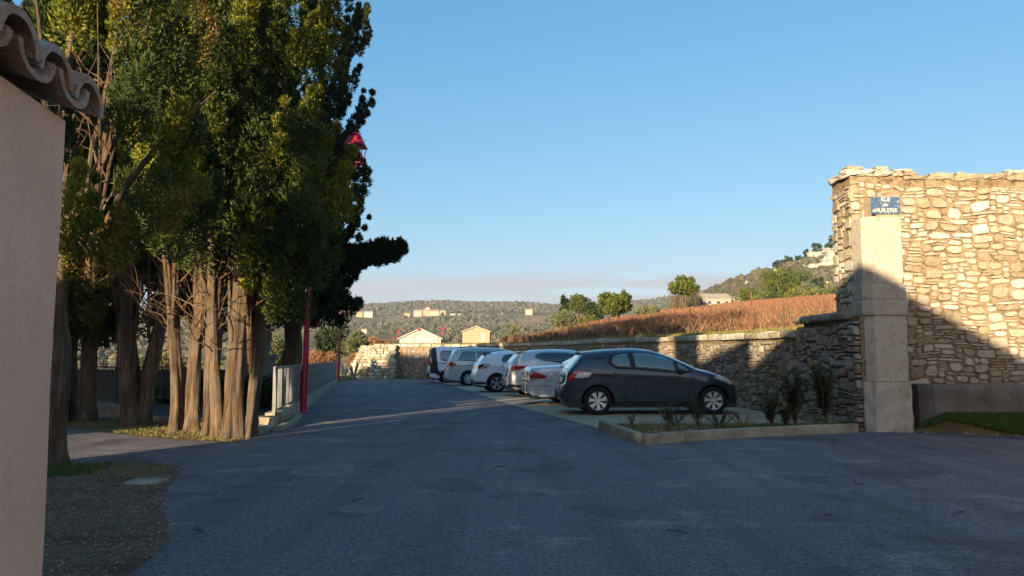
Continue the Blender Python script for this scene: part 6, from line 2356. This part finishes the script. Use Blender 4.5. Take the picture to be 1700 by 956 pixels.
# far houses
def far_house(label, px, ptop, pbase, Y, wpx, wallm, roofm='roof_red', gable=False, depth=None, rh=.35, zb=None, windows=0, name='house', group=None):
    st_ = settle(px, pbase, Y) if 150 < Y < 180 and 'roof' not in roofm[:0] else None
    if st_: Y = st_[1]; zb = -1.0
    b = P(px, pbase, Y); tp = P(px, ptop, Y)
    if st_: b.z = st_[2]
    w = wpx / 1275 * Y; h = tp.z - b.z; d = depth or w * .6
    t = thing(name, label, 'house', (b.x, Y, b.z), 0, group)
    hw, hd = w / 2, d / 2; e = h * (1 - rh)
    z0 = -6 if zb is None else zb
    mb = MB()
    if gable:
        V = [(-hw, -hd, z0), (hw, -hd, z0), (hw, hd, z0), (-hw, hd, z0), (-hw, -hd, e), (hw, -hd, e), (hw, hd, e), (-hw, hd, e), (0, -hd, h), (0, hd, h)]
        F = [[0, 1, 5, 8, 4], [2, 3, 7, 9, 6], [1, 2, 6, 5], [3, 0, 4, 7]]
        rf = [[(-hw - .3, -hd - .3, e - .15), (0, -hd - .3, h + .02), (0, hd, h + .02), (-hw - .3, hd, e - .15)], [(0, -hd - .3, h + .02), (hw + .3, -hd - .3, e - .15), (hw + .3, hd, e - .15), (0, hd, h + .02)]]
    else:
        V = [(-hw, -hd, z0), (hw, -hd, z0), (hw, hd, z0), (-hw, hd, z0), (-hw, -hd, e), (hw, -hd, e), (hw, hd, e), (-hw, hd, e), (-hw, 0, h), (hw, 0, h)]
        F = [[0, 1, 5, 4], [2, 3, 7, 6], [1, 2, 6, 9, 5], [3, 0, 4, 8, 7]]
        rf = [[(-hw - .2, -hd - .3, e - .1), (hw + .2, -hd - .3, e - .1), (hw + .2, 0, h + .03), (-hw - .2, 0, h + .03)], [(-hw - .2, 0, h + .03), (hw + .2, 0, h + .03), (hw + .2, hd + .3, e - .1), (-hw - .2, hd + .3, e - .1)]]
    mb.add(V, F); mb.build('wall', M[wallm], t)
    mb = MB()
    for q in rf: mb.add(q + [(x, y, z + .18) for x, y, z in q], [[0, 1, 2, 3], [4, 5, 6, 7], [0, 1, 5, 4], [1, 2, 6, 5], [2, 3, 7, 6], [3, 0, 4, 7]])
    mb.build('roof', M[roofm], t)
    for k in range(windows):
        x = -hw + (k + .5) * w / windows
        mb = MB(); mb.box(x - .35, x + .35, -hd - .02, -hd + .05, e * .35, e * .75); mb.build('window', M['far_dark'], t)
    return t


far_house('white gabled house below the road beyond the stone wall', 703, 548, 567, 128, 66, 'wall_white', 'wall_white', True, 9, .8, windows=0)
br = far_house('ochre stone barn beyond the vineyard with one pale doorway', 792, 544, 559, 148, 44, 'wall_ochre', 'wall_pale', True, 8, .5, windows=0)
mb = MB(); mb.box(.9, 1.7, -4.03, -3.97, -.9, .55); mb.build('door', M['wall_white'], br)
hh_ = far_house('low white house with a sloping roof on the hillside left of the broad pine', 1186, 489, 504, 158, 42, 'wall_white', 'wall_pale', False, 6, .5, windows=3)
mb = MB(); mb.box(-2.2, -1.7, -.2, .3, .8, 2.4); mb.build('chimney', M['wall_white'], hh_)
far_house('small white annex right of the low white hillside house', 1213, 493, 503, 160, 18, 'wall_white', 'wall_pale', False, 5, .4)
VG = 'hamlet on the far hillside'
random.seed(4)
for i, (px, pt, pb, w, wm, lb_) in enumerate(((612, 514, 522, 17, 'wall_white', 'white far house standing alone at the left of the valley'), (597, 515, 522, 13, 'wall_ochre', 'ochre far house beside the lone white one'), (580, 519, 524, 9, 'wall_pale', 'tiny pale far house leftmost in the valley'),
        (694, 512, 521, 16, 'wall_pale', 'leftmost house of the far hamlet'), (709, 510, 520, 16, 'wall_ochre', 'second house of the far hamlet, ochre'), (722, 511, 521, 18, 'wall_pale', 'third house of the far hamlet'), (735, 513, 521, 12, 'wall_ochre', 'rightmost ochre house of the far hamlet'), (710, 508, 514, 8, 'wall_white', 'small white house topmost in the far hamlet'),
        (676, 518, 522, 12, 'wall_ochre', 'low ochre far shed left of the hamlet'), (752, 519, 524, 12, 'wall_white', 'white far house right of the hamlet'), (764, 519, 524, 10, 'wall_white', 'second white far house right of the hamlet'), (779, 520, 525, 9, 'wall_pale', 'pale far house, third right of the hamlet'), (797, 521, 524, 14, 'wall_pale', 'long low pale far house right of the others'),
        (878, 511, 516, 14, 'wall_pale', 'pale far house on the wooded slope behind the vines'), (605, 545, 548, 10, 'wall_white', 'tiny white far house low in the valley'))):
    far_house(lb_, px, pt + .28 * (pb - pt), pb, 1050 if pb < 530 else 520, w * .85, wm, 'roof_red' if i % 3 else 'wall_pale', False, None, .35, zb=-8, group=VG)

# trees beyond the road end and valley floor
far_tree(0, 'yellow green bushy tree beyond the end of the road, left one', 585, 560, 592, 62, 36, mat='olive', name='valley_bush', ls=.22, lw=.1, n=50, trunk_f=.1)
far_tree(0, 'taller green tree beyond the end of the road', 596, 553, 592, 66, 32, mat='olive', name='valley_bush', ls=.22, lw=.1, n=50, trunk_f=.1, tint=.3)
far_tree(0, 'dark bluish tree beyond the lamp at the road end', 552, 545, 600, 70, 60, mat='cypress_dark', name='valley_tree', ls=.25, lw=.12, n=80, trunk_f=.1)
far_tree(0, 'brown twiggy bush beyond the road end', 622, 563, 592, 64, 40, mat='vines', name='twiggy_bush', ls=.3, lw=.05, n=50, trunk_f=.1)
far_tree(0, 'wide sunlit olive tree seen through the gap above the fence end', 455, 560, 625, 40, 80, mat='olive', name='olive_tree', ls=.12, lw=.05, n=90, per=140, trunk_f=.12, tint=.6)
far_tree(0, 'sunlit olive tree behind the garden wall between the trunks', 265, 585, 640, 40, 90, mat='olive', name='olive_tree', ls=.12, lw=.05, n=80, per=120, trunk_f=.12, tint=.6)
for (px, w, lb_) in ((530, 60, 'low reddish hedge behind the far part of the grey fence'), (600, 46, 'low reddish bush behind the agave')):
    far_tree(0, lb_, px, 585, 618, 52, w, mat='vines', name='red_bush', ls=.22, lw=.03, n=60, per=140, trunk_f=.05)
far_tree(0, 'autumn yellow bush beside the ragged end of the wall', 604, 597, 618, 50, 24, mat='yellow_foliage', name='yellow_bush', ls=.14, lw=.05, n=40, trunk_f=.05)
# agave
for (px, py, Yd, s, lb_) in ((587, 623, 45, 1.25, 'large pale agave at the end of the road, nearest the lamp'), (572, 626, 43.5, .9, 'smaller pale agave left of the large one')):
    g = P(px, py, Yd); t = thing('agave', lb_, 'plant', (g.x, Yd, .02), 0, 'agaves at the road end')
    mb = MB(); random.seed(int(px))
    for k in range(16):
        a = random.uniform(0, 6.28); el = random.uniform(.25, 1.35); l = 1.05 * s * random.uniform(.7, 1.1); w = .05 * s
        d = Vector((cos(a) * cos(el), sin(a) * cos(el), sin(el))); sd = Vector((-sin(a), cos(a), 0)) * w
        up = Vector((0, 0, -.10 * l * cos(el)))
        p0 = Vector((0, 0, .05)); p1 = p0 + d * l * .4; p2 = p0 + d * l * .75 + up * .4; p3 = p0 + d * l + up
        mb.add([tuple(q) for q in (p0 - sd * .6, p0 + sd * .6, p1 + sd, p1 - sd, p2 + sd * .7, p2 - sd * .7, p3)], [[0, 1, 2, 3], [3, 2, 4, 5], [5, 4, 6]], random.random())
    mb.build('leaves', M['agave'], t)
    mb = MB(); mb.lathe([(.12 * s, 0), (.10 * s, .15 * s), (.02, .2 * s)], 10, 'Z'); mb.build('root_crown', M['agave'], t)
pts = scatter([(-9.2, 38.5), (-9.3, 46.8), (-13, 53), (-22, 55), (-22, 38), (-9.5, 34)], 4500, 0.0)
tufts('roadside_grass', pts, .28, .02, M['dry_grass'], 'dry roadside grass beyond the end of the fence', 'grass', 5, .8)

# ivy / hedge near the monument and a sunlit shrub
bush('ivy_hedge', 'low dark ivy hedge at the foot of the monument', -6.3, 19.6, 0, .9, .62, 60, 160, 'oleander', .07, .05, seed=1)
bush('ivy_hedge', 'low dark ivy hedge behind the big trunk', -7.9, 19.8, 0, 1.0, .62, 60, 160, 'oleander', .07, .05, seed=2)
bush('green_shrub', 'small bright green shrub on the lawn edge between the trunks', -9.6, 21.5, 0, .75, .45, 40, 120, 'grass', .08, .05, seed=3)
# dry litter and grass in the tree bed
tb_ = [(-4.05, 11.5), (-5.1, 11.9), (-6.6, 12.9), (-8.3, 14.3), (-10, 15.6), (-5, 16), (-4.6, 14.3)]
tufts('tree_bed_grass', scatter(tb_, 2200, 0), .035, .004, M['dry_grass'], 'dry grass and needles under the cypresses', 'grass', 5, 1.0)
# paving slab at the verge corner
mb = MB(); coping_block(mb, -.16, .16, -.16, .16, -.02, .03, .008)
tag(mb.build('paving_slab', M['kerb'], loc=(-3.62, 7.75, .004)), 'small pale slab at the corner of the gravel verge', 'slab')
# leaves and twigs on the road
random.seed(18)
mb = MB()
for k in range(260):
    x, y = random.uniform(-3, 6), random.uniform(4, 13)
    if random.random() < .6: x = random.uniform(.5, 6)
    a = random.uniform(0, 6.28); l = random.uniform(.008, .028); w = l * random.uniform(.2, .6)
    c_, s_ = cos(a), sin(a)
    mb.add([(x - c_ * l, y - s_ * l, .007), (x - s_ * w, y + c_ * w, .012), (x + c_ * l, y + s_ * l, .010), (x + s_ * w, y - c_ * w, .006)], [[0, 1, 2, 3]], random.random())
tag(mb.build('leaf_litter', M['pebbles']), 'specks of leaf and grit lying on the asphalt', 'litter', kind='stuff')

# ------------------------------------------------------------------ haze
mb = MB(); mb.box(-2000, 2000, -2000, 2000, -12, 175)
hm = bpy.data.materials.new('haze'); hm.use_nodes = True
hm.node_tree.nodes.clear()
ho = hm.node_tree.nodes.new('ShaderNodeOutputMaterial'); hv = hm.node_tree.nodes.new('ShaderNodeVolumePrincipled')
hv.inputs['Density'].default_value = 0.00024
hv.inputs['Color'].default_value = (.85, .88, .93, 1)
hv.inputs['Anisotropy'].default_value = 0.3
hm.node_tree.links.new(hv.outputs[0], ho.inputs['Volume'])
tag(mb.build('haze', hm), kind='stuff')

random.seed(44)
mb = MB()
for (x, y, z) in scatter(gv, 2600, .012):
    a = random.uniform(0, 6.28); l = random.uniform(.01, .035); w = l * random.uniform(.12, .4)
    c_, s_ = cos(a), sin(a)
    mb.add([(x - c_ * l, y - s_ * l, z), (x - s_ * w, y + c_ * w, z + .006), (x + c_ * l, y + s_ * l, z + random.uniform(0, .012)), (x + s_ * w, y - c_ * w, z)], [[0, 1, 2, 3]], random.random() * .7)
tag(mb.build('fallen_needles', M['pebbles']), 'brown fallen leaves and needles over the gravel verge', 'litter', kind='stuff')
import builtins
if getattr(builtins, 'COUNT', False):
    q = sorted(((sum(len(p.vertices) - 2 for p in o.data.polygons), o.name, o.parent.name if o.parent else '') for o in bpy.data.objects if o.type == 'MESH'), reverse=True)
    print('TRIS', sum(k[0] for k in q), q[:14])

random.seed(45)
gr = [(random.uniform(-3.2, 9), 3.6 + 10 * random.random() ** 1.1, .005) for k in range(2600)]
gr = [p for p in gr if in_poly(p[0], p[1], road)]
pebbles('road_grit', gr, .003, .010, M['pebbles'], 'pale grit strewn over the asphalt', 'grit')

random.seed(46)
mb = MB()
for k in range(16):
    x, y = random.uniform(-2.5, 8), random.uniform(5, 12.5)
    if not in_poly(x, y, road): continue
    a = random.uniform(0, 6.28); l = random.uniform(.03, .09)
    mb.tube([(x, y, .010), (x + cos(a) * l, y + sin(a) * l, .014), (x + cos(a + .3) * l * 2, y + sin(a + .3) * l * 2, .010)], .0045, 5)
tag(mb.build('fallen_twigs', M['bark']), 'small dark twigs lying about on the asphalt', 'twigs', kind='stuff')
